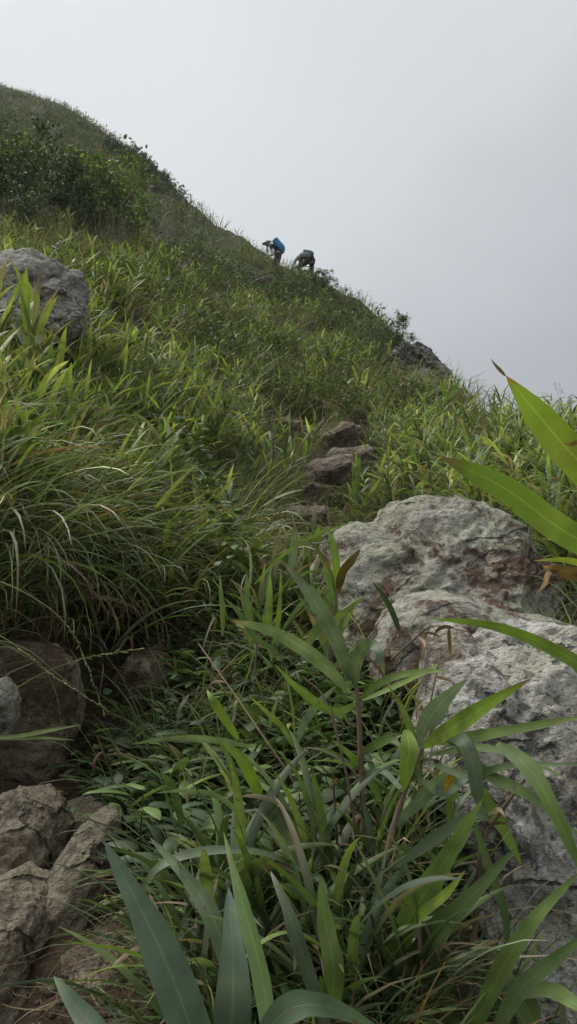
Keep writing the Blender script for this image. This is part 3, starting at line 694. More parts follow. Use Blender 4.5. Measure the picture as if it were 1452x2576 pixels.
# fine grass on the middle slope
def mid_region(u, v):
    w = .55 + .45 * blob(u, v, 640, 1220, 260, 260)
    w = w * (1 - .75 * blob(u, v, 1250, 1200, 260, 140)) * bare(u, v)
    w = w * (1 - sm(v, 1500, 1700) * .8)
    return w * (v > 850)
P, q = scatter(3600, mid_region, vbox=(850, 2100)); d = rdist(P); k = (d < 8) & (d > 1.9); P, d, q = P[k], d[k], q[k]
a = Acc()
left = q[:, 0] < 420
tufts(a, P[left], 13, rng.uniform(.16, .46, left.sum()), .0062, .8, [(MIDG, 3), (FINE, 3), (GLAUC, 1.5), (DARKG, 1)], bend=(.5, 2.0), el=(.8, 1.5), lean=-.5, leanw=.5, S=6, rad=.06, dry=.10)
tufts(a, P[~left], 15, rng.uniform(.14, .42, (~left).sum()), .0052, .8, [(MIDG, 2), (FINE, 4), (GLAUC, 2)], bend=(.5, 2.2), el=(.8, 1.5), lean=-.3, leanw=.4, S=6, rad=.06, dry=.12)
tag(a.build('grass', M_GRASS), kind='stuff')

# long grass that hangs over the left bank
def edge_region(u, v):
    e = 1440 + .24 * np.clip(u, -400, 700)
    return np.exp(-((v - e + 60) / 110) ** 2) * (u < 640) * bare(u, v + 0 * u) ** .0
P, q = scatter(380, edge_region, vbox=(1150, 1750))
a = Acc()
tufts(a, P, 10, rng.uniform(.28, .66, len(P)), .0125, .85, [(GLAUC, 4), (FINE, 3), (MIDG, 2), (BRIGHT, 2)], bend=(.9, 2.5), el=(.6, 1.45), lean=-.55, leanw=.65, S=10, rad=.06, dry=.14)
Pk = P[rng.random(len(P)) < .75]; shoots(a, None, Pk, rng.uniform(.1, .34, len(Pk)), 8, .24, .021, [(MIDG, 2), (BRIGHT, 5), (GLAUC, 2)], up=.5, bend=(.3, 1.7), S=8)
tag(a.build('overhanging_grass', M_GRASS), kind='stuff')
# a few tufts rooted between the path stones
st_ = np.array([(800, 1290), (745, 1370), (905, 1235), (930, 1180), (830, 1125), (770, 1180), (745, 1260), (690, 1330), (910, 1120), (700, 1440), (790, 1040), (930, 1050), (880, 1300), (850, 1400), (640, 1440)], float)
st_ = np.repeat(st_, 8, 0) + rng.normal(0, 30, (120, 2)); Pt, ok = hit(st_[:, 0], st_[:, 1])
a = Acc(); tufts(a, Pt, 18, rng.uniform(.16, .32, len(Pt)), .0042, .8, [(MIDG, 3), (FINE, 4), (GLAUC, 1)], bend=(.6, 2.3), S=7, rad=.05, dry=.2)
tag(a.build('path_grass', M_GRASS), kind='stuff')
a = Acc()
P2 = P[rng.random(len(P)) < .45] + np.array([.03, -.04, -.03])
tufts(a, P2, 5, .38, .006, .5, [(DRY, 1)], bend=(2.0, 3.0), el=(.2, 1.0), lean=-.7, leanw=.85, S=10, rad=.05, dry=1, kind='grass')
tag(a.build('dead_grass', M_DRY), kind='stuff')

# dwarf bamboo covering both banks
def bam_left(u, v):
    w = 1.1 * blob(u, v, 140, 980, 430, 380, 0) + .8 * blob(u, v, 420, 820, 260, 130, 25) + .5 * blob(u, v, 250, 1250, 350, 160)
    n = vnoise(np.stack([u / 95, v / 70, 0 * u], -1), 5)
    return np.clip(w * (.45 + 1.3 * n), 0, 1) * bare(u, v) * (v < 1480)
P, q = scatter(1250, bam_left, vbox=(560, 1480)); d = rdist(P); k = d < 11; P, d = P[k], d[k]
aL, aS = Acc(), Acc()
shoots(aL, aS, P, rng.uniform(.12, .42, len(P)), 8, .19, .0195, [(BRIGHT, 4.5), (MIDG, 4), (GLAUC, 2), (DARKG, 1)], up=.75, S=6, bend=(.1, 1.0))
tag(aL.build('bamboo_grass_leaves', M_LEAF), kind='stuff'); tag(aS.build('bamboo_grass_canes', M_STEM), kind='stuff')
def bam_up(u, v):
    n = vnoise(np.stack([u / 60, v / 38, 0 * u + 4], -1), 15)
    return np.clip((.75 * blob(u, v, 560, 800, 260, 120, 30) + .55 * blob(u, v, 850, 930, 160, 70, 30) + .5 * blob(u, v, 430, 700, 130, 60)) * (.3 + 1.8 * n), 0, 1) * bare(u, v)
P, q = scatter(620, bam_up, vbox=(560, 1080)); d = rdist(P); P = P[d < 17]
aL, aS = Acc(), Acc()
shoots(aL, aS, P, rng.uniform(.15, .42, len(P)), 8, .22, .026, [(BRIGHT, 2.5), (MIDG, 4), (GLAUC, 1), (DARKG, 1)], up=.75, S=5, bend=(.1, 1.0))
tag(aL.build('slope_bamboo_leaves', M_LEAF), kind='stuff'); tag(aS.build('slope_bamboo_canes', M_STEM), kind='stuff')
def bam_right(u, v):
    w = 1.1 * blob(u, v, 1300, 1260, 260, 170, 12) + .6 * blob(u, v, 1000, 1180, 110, 90) + .9 * blob(u, v, 1550, 1320, 250, 250) + .35 * blob(u, v, 930, 1010, 200, 60, 20)
    n = vnoise(np.stack([u / 80, v / 60, 0 * u + 9], -1), 6)
    return np.clip(w * (.55 + 1.1 * n), 0, 1) * bare(u, v) * (v < 1520)
P, q = scatter(850, bam_right, vbox=(950, 1520)); d = rdist(P); k = d < 11; P, d = P[k], d[k]
aL, aS = Acc(), Acc()
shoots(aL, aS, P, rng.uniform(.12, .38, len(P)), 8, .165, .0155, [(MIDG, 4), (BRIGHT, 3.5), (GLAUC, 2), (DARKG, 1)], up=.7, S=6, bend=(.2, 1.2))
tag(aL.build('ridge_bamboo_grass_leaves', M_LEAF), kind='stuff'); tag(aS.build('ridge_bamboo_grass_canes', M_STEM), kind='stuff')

# low leafy weeds in the hollow between the banks
def forbs(acc, accS, C, hgt, n_leaf, LL, LW, pal, el=(0, .7)):
    n = len(C); idx = np.repeat(np.arange(n), n_leaf); m = len(idx); j = np.tile(np.arange(n_leaf), n)
    hh = hgt * rng.uniform(.5, 1.2, n)
    la = rng.random(n) * 6.28; ln = np.abs(rng.normal(0, .35, n)); D = np.stack([np.cos(la) * np.sin(ln), np.sin(la) * np.sin(ln), np.cos(ln)], 1)
    t = (j + .8) / n_leaf
    P = C[idx] + D[idx] * (hh[idx] * t)[:, None]
    az = (rng.random(n) * 6.28)[idx] + (j % 2) * np.pi + (j // 2) * 1.9 + rng.normal(0, .3, m)
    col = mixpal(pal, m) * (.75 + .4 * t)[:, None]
    blades(acc, P, az, rng.uniform(*el, m), LL * rng.uniform(.6, 1.2, m), LW * rng.uniform(.75, 1.15, m), rng.uniform(.2, 1.1, m), 0, rng.normal(0, .35, m), col, None, 7, 'leaf', .14)
    if accS is not None:
        blades(accS, C - D * .01, la, np.pi / 2 - ln, hh, .0035, .05, 0, 0, np.array((.07, .07, .035)), None, 3, 'stem', .5)
def hollow(u, v):
    return np.clip(blob(u, v, 650, 1830, 250, 260) + .8 * blob(u, v, 900, 1950, 150, 230) + .5 * blob(u, v, 480, 2080, 200, 90) + .5 * blob(u, v, 700, 2250, 260, 200), 0, 1)
P, q = scatter(850, hollow, vbox=(1480, 2560))
a, b = Acc(), Acc()
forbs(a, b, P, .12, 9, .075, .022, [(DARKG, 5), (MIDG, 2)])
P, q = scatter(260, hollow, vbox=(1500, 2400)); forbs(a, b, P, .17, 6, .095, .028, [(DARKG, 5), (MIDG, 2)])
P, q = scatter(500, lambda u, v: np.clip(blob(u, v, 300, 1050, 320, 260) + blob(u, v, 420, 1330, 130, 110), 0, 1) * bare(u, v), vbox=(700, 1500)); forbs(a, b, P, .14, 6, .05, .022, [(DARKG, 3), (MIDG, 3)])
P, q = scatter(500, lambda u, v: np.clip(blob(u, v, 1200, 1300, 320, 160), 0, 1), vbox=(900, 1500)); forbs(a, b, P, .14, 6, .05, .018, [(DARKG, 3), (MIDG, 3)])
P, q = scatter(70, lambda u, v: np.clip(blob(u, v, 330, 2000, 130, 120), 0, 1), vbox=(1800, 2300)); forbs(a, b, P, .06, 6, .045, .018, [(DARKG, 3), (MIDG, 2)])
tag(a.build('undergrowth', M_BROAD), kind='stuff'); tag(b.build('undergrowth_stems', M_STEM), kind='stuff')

# tangled narrow blades through the hollow
P, q = scatter(200, hollow, vbox=(1500, 2500)); a = Acc()
tufts(a, P, 7, rng.uniform(.14, .34, len(P)), .0060, .9, [(MIDG, 4), (DARKG, 3), (FINE, 2)], bend=(.4, 2.0), S=8, rad=.05, dry=.16)
shoots(a, None, P[::4], rng.uniform(.06, .2, len(P[::4])), 6, .14, .012, [(MIDG, 3), (DARKG, 3), (BRIGHT, 1)], S=8)
tag(a.build('hollow_grass', M_GRASS), kind='stuff')
# low grass between the weeds in front
P, q = scatter(650, lambda u, v: np.clip(.5 + .0 * u, 0, 1) * (u > 330 + np.where(v > 2150, 130, 0)) * (v > 1650) * np.where(u > 980, .10, 1), vbox=(1650, 3200), ubox=(300, 1900))
a = Acc(); tufts(a, P, 8, rng.uniform(.14, .30, len(P)), .0065, .9, [(MIDG, 4), (DARKG, 3), (GLAUC, 2)], bend=(.6, 2.0), S=8, rad=.05, dry=.08)
tag(a.build('foreground_grass', M_GRASS), kind='stuff')

# dry litter, twigs and rootlets on the bare earth
def litter(n, region, vbox, Ls, Ws, pal, name, lift=.01, elr=(-.2, .5), bend=(-.6, .9)):
    P, q = scatter(n, region, vbox=vbox, ubox=(-300, 1600)); a = Acc(); m = len(P); P[:, 2] += rng.uniform(0, lift, m)
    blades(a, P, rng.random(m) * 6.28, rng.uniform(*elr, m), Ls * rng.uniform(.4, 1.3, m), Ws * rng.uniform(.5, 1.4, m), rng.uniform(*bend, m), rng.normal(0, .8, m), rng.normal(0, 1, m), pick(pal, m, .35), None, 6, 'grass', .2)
    tag(a.build(name, M_DRY), kind='stuff')
EARTH = lambda u, v: np.clip(blob(u, v, 200, 2350, 260, 190) + .45 * blob(u, v, 300, 1950, 200, 170) + .6 * blob(u, v, 280, 1700, 240, 90) + .25 * blob(u, v, 700, 1480, 160, 60), 0, 1)
litter(650, EARTH, (1550, 2700), .075, .0032, DRY * .8, 'litter', .03)
litter(120, lambda u, v: blob(u, v, 250, 2340, 190, 110), (2100, 2600), .10, .0065, DRY, 'dead_leaves', .05)
litter(700, lambda u, v: np.clip(blob(u, v, 830, 1200, 120, 200) + blob(u, v, 760, 1420, 130, 90) + .3 * blob(u, v, 950, 1000, 220, 80), 0, 1), (900, 1600), .13, .004, DRY * .75, 'path_litter', .04)
a = Acc()
for i in range(260):
    u_, v_ = rng.uniform(-100, 420), rng.uniform(1620, 2600); P, ok = hit([u_], [v_])
    if not ok[0]: continue
    p0 = P[0] + np.array([0, 0, rng.uniform(0, .03)]); dr = rng.normal(0, 1, 3) * [1, 1, .5]; dr /= np.linalg.norm(dr); ln = rng.uniform(.03, .10)
    k = rng.normal(0, .25, (2, 3)) * ln
    tube(a, [p0, p0 + dr * ln * .4 + k[0], p0 + dr * ln * .7 + k[1], p0 + dr * ln], .0009, .0005, pick(DRY * .55, 1)[0], 6, 4)
tag(a.build('twigs_and_rootlets', M_STEM), kind='stuff')
# pebbles and crumbs of earth
a = Acc(); P, q = scatter(500, lambda u, v: np.clip(EARTH(u, v) + blob(u, v, 820, 1250, 80, 160), 0, 1), vbox=(1100, 2700), ubox=(-200, 1200))
for p in P:
    r_ = rng.uniform(.003, .010); K = 6; th = np.linspace(0, 6.283, K, endpoint=False)
    zz = np.array([-.6, .1, .7]) * r_; ww = np.array([.7, 1, .45]) * r_
    v = np.stack([p[0] + ww[:, None] * np.cos(th) * (1 + .3 * rng.random(K)), p[1] + ww[:, None] * np.sin(th) * (1 + .3 * rng.random(K)), p[2] + zz[:, None] + 0 * th], -1)
    v = np.concatenate([v, np.broadcast_to(p + [0, 0, r_ * .8], (1, K, 3))], 0)
    idx = np.arange(4 * K).reshape(4, K); nx = np.roll(idx, -1, 1); f = np.stack([idx[:-1], nx[:-1], nx[1:], idx[1:]], -1)
    a.add(v, f, np.broadcast_to(np.array([.12, .095, .07]) * rng.uniform(.5, 1.6), (4 * K, 3)), np.zeros((4 * K, 3)))
tag(a.build('gravel', M_STEM, smooth=False), kind='stuff')

# ---------------------------------------------------------------- shrubs
def shrub_mesh(seed, h, w, nbr, leafL, leafW, pal, dens, stemcol=(.16, .14, .11), lower=.25, kind='ovate'):
    global rng
    keep = rng; rng = np.random.default_rng(seed)
    st, lf = Acc(), Acc(); tips = []
    for b in range(nbr):
        az = rng.random() * 6.28; sp = rng.random() ** .6 * w * .5; hh = h * (1 - .35 * (sp / (w * .5)) ** 2) * rng.uniform(.75, 1.05)
        p0 = np.array([math.cos(az), math.sin(az), 0]) * .04 * w; p3 = np.array([math.cos(az) * sp, math.sin(az) * sp, hh])
        k = rng.normal(0, .07 * h, (2, 3)); p1 = p0 + (p3 - p0) * [.25, .25, .38] + k[0]; p2 = p0 + (p3 - p0) * [.6, .6, .72] + k[1]
        tube(st, [p0 - [0, 0, .08], p1, p2, p3], .011 * h + .002, .0025, np.array(stemcol) * rng.uniform(.7, 1.3), 10, 5, rough=.2)
        path = spline([p0, p1, p2, p3], 12)
        for s in range(int(5 + h * 2)):
            i = rng.integers(int(12 * lower), 12); q0 = path[i]; dr = rng.normal(0, 1, 3); dr[2] = abs(dr[2]) * .7 + .2; dr /= np.linalg.norm(dr)
            ln = rng.uniform(.10, .28) * h; q1 = q0 + dr * ln * .5 + rng.normal(0, .02, 3); q2 = q0 + dr * ln
            tube(st, [q0, q1, q2], .0035 * h + .001, .0012, np.array(stemcol) * .9, 5, 4)
            for tt in np.linspace(.25, 1, 5): tips.append((q0 * (1 - tt) + q2 * tt, tt))
        tips.append((p3, 1.0))
    T_ = np.array([t[0] for t in tips]); n = len(T_); m = n * dens; idx = np.repeat(np.arange(n), dens)
    P = T_[idx] + rng.normal(0, .022 * h + .008, (m, 3))
    tone = (1 + .3 * (rng.random(n) - .5) * 2)[idx]
    blades(lf, P, rng.random(m) * 6.28, rng.uniform(-.5, 1.1, m), leafL * rng.uniform(.6, 1.2, m), leafW * rng.uniform(.7, 1.2, m), rng.uniform(-.1, 1.0, m), 0, rng.normal(0, .8, m),
           mixpal(pal, m) * tone[:, None], None, 4, kind, .12)
    rng = keep
    return st, lf
def shrub_proto(name, seed, *a, **k):
    st, lf = shrub_mesh(seed, *a, **k)
    root = empty(name, (0, 0, 0)); s = st.build('branches', M_STEM, root); l = lf.build('foliage', M_BROAD, root)
    return root
def copy_tree(root):
    r = root.copy(); COL.objects.link(r)
    for ch in list(root.children):
        c = ch.copy(); COL.objects.link(c); c.parent = r
    return r
SHDARK = [(DARKG, 5), (np.array([[.055, .07, .03]]), 2), (MIDG, .7)]
protoA = [shrub_proto('leafy_shrub', 101 + i, 1.0, 1.15, 12, .052, .026, SHDARK + [(BRIGHT, .25)], 4) for i in range(2)]
protoB = [shrub_proto('tall_shrub', 111, 1.0, .70, 9, .062, .030, [(BRIGHT * .85, 3), (MIDG, 4)], 3)]
protoC = [shrub_proto('twiggy_shrub', 121 + i, 1.0, .9, 11, .036, .018, [(OLIVE, 3), (DARKG, 2), (MIDG, 1)], 2, stemcol=(.24, .21, .17)) for i in range(2)]
protoD = [shrub_proto('ridge_shrub', 131 + i, 1.0, 1.5, 16, .075, .042, [(DARKG * .8, 6), (OLIVE * .7, 1)], 5) for i in range(2)]
protoE = [shrub_proto('slope_bush', 141 + i, 1.0, 1.3, 14, .052, .028, [(MIDG * .8, 2.5), (DARKG, 3), (OLIVE, 1)], 4) for i in range(2)]
used = set()
def place_shrub(protos, u, v, hpx, label, cat, group, name=None, k=0, wide=1.0, sink=0.05):
    P, ok = hit([u], [v])
    if not ok[0]:
        vv = v
        while not ok[0] and vv < 2000: vv += 4; P, ok = hit([u], [vv])
    src = protos[k % len(protos)]
    o = src if src.name not in used else copy_tree(src)
    used.add(src.name)
    s = hpx * project(P)[2][0] / F
    o.location = P[0] - [0, 0, sink * s]; o.scale = (s * wide, s * wide, s); o.rotation_euler = (0, 0, rng.random() * 6.28)
    return tag(o, label, cat, group)
g = 'dark leafy shrubs on the upper left slope'
for i, (u, v, h, lab) in enumerate([
    (30, 560, 215, 'dark leafy shrub at the left edge above the bright bamboo grass'), (118, 545, 240, 'tallest dense dark shrub just right of the one on the left edge'),
    (175, 560, 190, 'dark shrub between the tallest dark shrub and the yellow green one'), (70, 600, 150, 'low dark shrub in front of the two at the left edge'),
    (-60, 540, 230, 'dark shrub cut off by the left edge of the view'), (215, 590, 120, 'low dark shrub at the foot of the yellow green shrub'),
    (20, 455, 150, 'small dark shrub behind the others, topmost at the left edge'), (100, 430, 120, 'dark shrub up the slope behind the tallest dark one')]):
    place_shrub(protoA, u, v, h, lab, 'shrub', g, k=i)
place_shrub(protoB, 285, 610, 260, 'upright shrub with pale yellow green leaves in front of the dark ridge bushes', 'shrub', 'yellow green shrubs')
place_shrub(protoB, 60, 500, 190, 'yellow green leafy shrub crowning the dark shrubs at far left', 'shrub', 'yellow green shrubs')
place_shrub(protoB, 232, 560, 170, 'slender yellow green shrub just left of the upright yellow green one', 'shrub', 'yellow green shrubs')
g = 'thin twiggy shrubs above the bright bamboo grass'
for i, (u, v, h, lab) in enumerate([(335, 610, 130, 'twiggy grey stemmed shrub right of the yellow green shrub'), (395, 605, 110, 'twiggy shrub in the middle of the thin row above the bamboo grass'),
    (445, 615, 90, 'dark twiggy shrub at the right end of the thin row'), (365, 570, 100, 'sparse twiggy shrub a little up the slope from the row'), (300, 640, 90, 'low twiggy bush at the left end of the thin row')]):
    place_shrub(protoC, u, v, h, lab, 'shrub', g, k=i)
g = 'nearly black bushes along the skyline'
for i, (u, v, h, lab) in enumerate([(272, 385, 42, 'dark skyline bush at the upper end of the dark row'), (300, 398, 44, 'second dark skyline bush from the upper end'), (330, 412, 48, 'round dark skyline bush, third from the upper end'),
    (358, 432, 46, 'dark skyline bush in the middle of the row'), (385, 452, 44, 'dark skyline bush just below the middle of the row'), (410, 470, 36, 'second dark skyline bush from the lower end'),
    (428, 484, 26, 'smallest dark skyline bush at the lower end of the dark row'), (315, 430, 40, 'dark bush just inside the skyline row')]):
    place_shrub(protoD, u, v, h, lab, 'bush', g, k=i, wide=1.0)
g = 'green bushes on the slope below the hikers'
for i, (u, v, h, lab) in enumerate([(748, 712, 50, 'small bush hiding the legs of the stooping hiker'), (700, 700, 34, 'low bush under the hiker with the blue pack'), (790, 728, 56, 'bush with a twiggy top just right of the stooping hiker'), (815, 735, 60, 'twiggy dark bush on the brow, right of the hikers'),
    (770, 760, 58, 'dark green bush below the stooping hiker'), (725, 745, 50, 'bush on the slope below the gap between the hikers'), (855, 765, 58, 'bush on the brow, second to the right of the hikers'), (890, 790, 42, 'low bush further down the brow'),
    (820, 800, 56, 'dark round bush in the slope below the brow bushes'), (690, 770, 40, 'small olive bush left of the dark round ones'), (860, 830, 40, 'small bush right of the dark round bush')]):
    place_shrub(protoE, u, v, h, lab, 'bush', g, k=i)
g = 'bushes beside the layered outcrop'
for i, (u, v, h, lab) in enumerate([(985, 895, 118, 'tall loose bush standing against the sky left of the outcrop'), (950, 900, 90, 'green bush left of the tall loose one by the outcrop'), (925, 880, 70, 'bush furthest from the outcrop in its clump'),
    (965, 930, 70, 'low bush at the left foot of the outcrop'), (1040, 868, 20, 'tiny dark plant growing on top of the outcrop')]):
    place_shrub(protoE, u, v, h, lab, 'bush', g, k=i, wide=.85)
o = bpy.data.objects[[x.name for x in bpy.data.objects if x.get('label', '').startswith('tiny dark plant')][0]]
o.location = W(1040, 858, 12.5); o.scale = (.16, .16, .13)
# sprig against the sky at the right edge
o = place_shrub(protoC, 1432, 1150, 190, 'spindly grey green sprig against the sky at the right edge', 'sprig', None, wide=.35)

# ---------------------------------------------------------------- single bamboo plants
def bam_proto(seed, h, nl, LL, LW, pal, lean=.15, up=.8, bend=(.2, 1.1), S=10, stemr=.003):
    global rng
    keep = rng; rng = np.random.default_rng(seed)
    l, s = Acc(), Acc()
    la, ln = rng.random() * 6.28, abs(rng.normal(0, lean)); top = np.array([math.cos(la) * math.sin(ln), math.sin(la) * math.sin(ln), math.cos(ln)]) * h
    pts = [np.array([0, 0, -.05]), top * .4 + rng.normal(0, .01, 3), top]
    tube(s, pts, stemr, stemr * .6, (.20, .15, .085), 14, 6, knots=4)
    path = spline(pts, 30)
    for j in range(nl):
        t = .4 + .6 * (j + .6) / nl; p = path[min(29, int(t * 29))]
        n = 1; az = (j % 2) * math.pi + la + rng.normal(0, .6); c = mixpal(pal, 1) * rng.uniform(.75, 1.15)
        tip = c * [1.2, 1.1, .9]
        if rng.random() < .3: tip = pick(DRY, 1) * .8
        L0 = LL * rng.uniform(.65, 1.2)
        blades(l, p[None], az, .35 + up * t + rng.normal(0, .2), L0, LW * rng.uniform(.7, 1.2), rng.uniform(*bend), rng.normal(0, .2), rng.normal(0, .5), c, tip, S, 'leaf', .15)
    rng = keep
    root = empty('bamboo_grass_plant', (0, 0, 0)); s.build('cane', M_STEM, root); l.build('leaves', M_LEAF, root)
    return root
def bam_group(protos, pts_, group, label, cat='bamboo grass', smin=.8, smax=1.2):
    for i, p in enumerate(pts_):
        src = protos[i % len(protos)]
        o = src if src.name not in used else copy_tree(src)
        used.add(src.name)
        o.location = p; s = rng.uniform(smin, smax); o.scale = (s, s, s); o.rotation_euler = (rng.normal(0, .12), rng.normal(0, .12), rng.random() * 6.28)
        tag(o, label, cat, group)
pr = [bam_proto(200 + i, .30, 7, .19, .021, [(BRIGHT, 5), (MIDG, 1)], up=.9, bend=(.0, .9)) for i in range(5)]
P, q = scatter(42, lambda u, v: blob(u, v, 120, 800, 360, 170) * bare(u, v), vbox=(600, 1080)); k = rdist(P) < 8
bam_group(pr, P[k], 'bright bamboo grass on the upper left bank', 'bright yellow green bamboo grass plant on the upper left bank')
q_ = [(-20, 830, 4.2), (30, 850, 4.15), (75, 880, 4.1), (120, 905, 4.05), (165, 900, 4.15), (215, 880, 4.3), (240, 850, 4.5), (50, 900, 3.9), (-60, 860, 4.0), (10, 880, 3.8), (230, 800, 4.7), (100, 930, 3.8), (0, 940, 3.1), (45, 960, 3.2), (85, 930, 3.4), (-30, 900, 3.3), (20, 900, 3.5), (130, 960, 3.3)]
PB = np.array([W(*t) for t in q_]); PB[:, 2] = H(PB[:, 0], PB[:, 1]) - .01
bam_group(pr, PB, 'bright bamboo grass around the grey rock', 'bright bamboo grass plant growing against the grey rock on the upper left', smin=1.2, smax=1.8)
pr = [bam_proto(220 + i, .28, 7, .18, .020, [(BRIGHT, 2), (MIDG, 2), (GLAUC, 1)], up=.8) for i in range(4)]
P, q = scatter(36, lambda u, v: np.clip(blob(u, v, 200, 1150, 330, 150), 0, 1) * bare(u, v), vbox=(950, 1420))
bam_group(pr, P, 'bamboo grass on the middle of the left bank', 'mid green bamboo grass plant halfway down the left bank')
pr = [bam_proto(240 + i, .28, 7, .17, .018, [(BRIGHT, 3), (MIDG, 3), (GLAUC, .5)], up=.8) for i in range(4)]
P, q = scatter(44, lambda u, v: np.clip(blob(u, v, 1320, 1270, 220, 120, 8), 0, 1), vbox=(1080, 1460), ubox=(950, 1750))
bam_group(pr, P, 'bamboo grass behind the boulders', 'green bamboo grass plant growing behind the boulders on the right')
pr = [bam_proto(260 + i, .17, 9, .15, .018, [(MIDG, 3), (BRIGHT, 2), (DARKG, 1)], up=.9) for i in range(3)]
P, q = scatter(16, lambda u, v: np.clip(blob(u, v, 960, 1020, 150, 70, 20) + .6 * blob(u, v, 690, 1080, 120, 90), 0, 1), vbox=(880, 1220))
bam_group(pr, P, 'small bamboo clumps along the upper path', 'small dark green bamboo clump beside the upper path')
P, ok = hit([905], [1330]); bam_group([bam_proto(281, .22, 11, .23, .028, [(BRIGHT, 2), (MIDG, 2)], up=1.0, bend=(-.05, .5), lean=.05)], P, None, 'single bright bamboo shoot with upright blades in the middle of the path', smin=1, smax=1)
pr = [bam_proto(290 + i, .24, 9, .18, .022, [(BRIGHT, 1.3), (MIDG, 3), (DARKG, 1.5)], up=.9, bend=(.0, .9)) for i in range(4)]
P, q = scatter(20, lambda u, v: np.clip(blob(u, v, 680, 1640, 190, 90) + .4 * blob(u, v, 900, 1700, 100, 120), 0, 1), vbox=(1500, 1850))
bam_group(pr, P, 'bamboo grass in the hollow', 'dark green bamboo grass plant in the hollow below the path stones')
pr = [bam_proto(310 + i, .20, 8, .21, .0155, [(MIDG, 5), (DARKG, 5), (BRIGHT, .7)], up=.8, bend=(.3, 1.4), S=14) for i in range(5)]
P, q = scatter(32, lambda u, v: (u > 420) * (u < 1020) * np.clip(.1 + blob(u, v, 800, 2620, 350, 300), 0, 1), vbox=(2250, 3100), ubox=(400, 1500))
bam_group(pr, P, 'broad leaved bamboo grass at the bottom of the view', 'dark green bamboo grass plant among the weeds near the bottom', smin=.7, smax=1.05)

# ---------------------------------------------------------------- plants close to the path, leaf by leaf
C_BL = (.135, .185, .095)     # bluish upper side
C_MG = (.115, .180, .040)
C_YG = (.165, .255, .030)
C_DG = (.075, .125, .038)
C_BR = (.13, .08, .04)
def hero_leaf(acc, pts, wpx, col, tip=None, tilt=0.3, kind='leaf', S=30, fold=.10):
    """pts: (column, row, distance) from stalk to tip; wpx: widest part in picture points"""
    p = np.array([W(a, b, c) for a, b, c in pts]); cen = spline(p, S)
    dm = np.mean([c for _, _, c in pts]); w = wpx * dm / F * (.9 if wpx < 80 else .95)
    tg = np.gradient(cen, axis=0); tg /= np.linalg.norm(tg, axis=1)[:, None]
    vd = cen / np.linalg.norm(cen, axis=1)[:, None]
    s = np.cross(tg, vd); s /= np.linalg.norm(s, axis=1)[:, None]; n = np.cross(s, tg)
    tl = tilt * (np.ones(S) if np.isscalar(tilt) else 1)
    sd = s * np.cos(tl)[:, None] + n * np.sin(tl)[:, None]; nr = np.cross(sd, tg)
    t = np.linspace(0, 1, S); wid = w * prof(kind, t) * (1 + .04 * np.sin(t * 9 + pts[0][0])) / max(.5, math.cos(tilt))
    c = np.array(col)[None] * np.ones((S, 1)); tp = np.array(col) * 1.15 if tip is None else np.array(tip)
    k = sm(t, (.93 if wpx > 80 else .84) if tip is not None else .5, .99)[:, None]; c = c * (1 - k) + tp * k
    wear = sm(vnoise(np.stack([t * 7, 0 * t + pts[0][0] * .37, 0 * t + pts[-1][1] * .21], 1), 8), 0.2, .9)[:, None] * .3; c = c * (1 - wear) + np.array([.19, .17, .06]) * wear
    wid = wid * (1 + .10 * vnoise(np.stack([t * 9, 0 * t + pts[0][1] * .31, 0 * t], 1), 4)); sd = sd + nr * (.18 * vnoise(np.stack([t * 4, 0 * t + pts[0][0] * .11, 0 * t + 3], 1), 6))[:, None]; sd /= np.linalg.norm(sd, axis=1)[:, None]
    if nr.mean(0) @ vd.mean(0) > 0: nr = -nr
    strips(acc, cen[None], sd[None], nr[None], wid[None], c[None], fold)
def hero(name, label, stems, leaves, cat='bamboo grass', group=None, root=None, extra=None):
    l, s = Acc(), Acc()
    u0, v0, d0 = stems[0][0][0]
    base = W(u0, v0, d0); base = np.array([base[0], base[1], min(base[2], H(base[0:1], base[1:2])[0] + 0)])
    r = empty(name, base); tag(r, label, cat, group)
    for pts, r0, r1 in stems:
        p = [W(*q_) for q_ in pts]
        if pts[0][1] > 1700:
            g_ = p[0].copy(); g_[2] = H(g_[0:1], g_[1:2])[0] - .03
            if g_[2] < p[0][2] - .01: p = [g_] + p
        tube(s, p, r0, r1, (.17, .125, .085), 40, 8, knots=6, rough=.08)
    s.build('cane', M_STEM, r, origin=base)
    for lf in leaves: hero_leaf(l, *lf[:-1], **lf[-1]) if isinstance(lf[-1], dict) else hero_leaf(l, *lf)
    l.build('leaves', M_LEAF, r, origin=base)
    return r
TB = (.20, .13, .07)
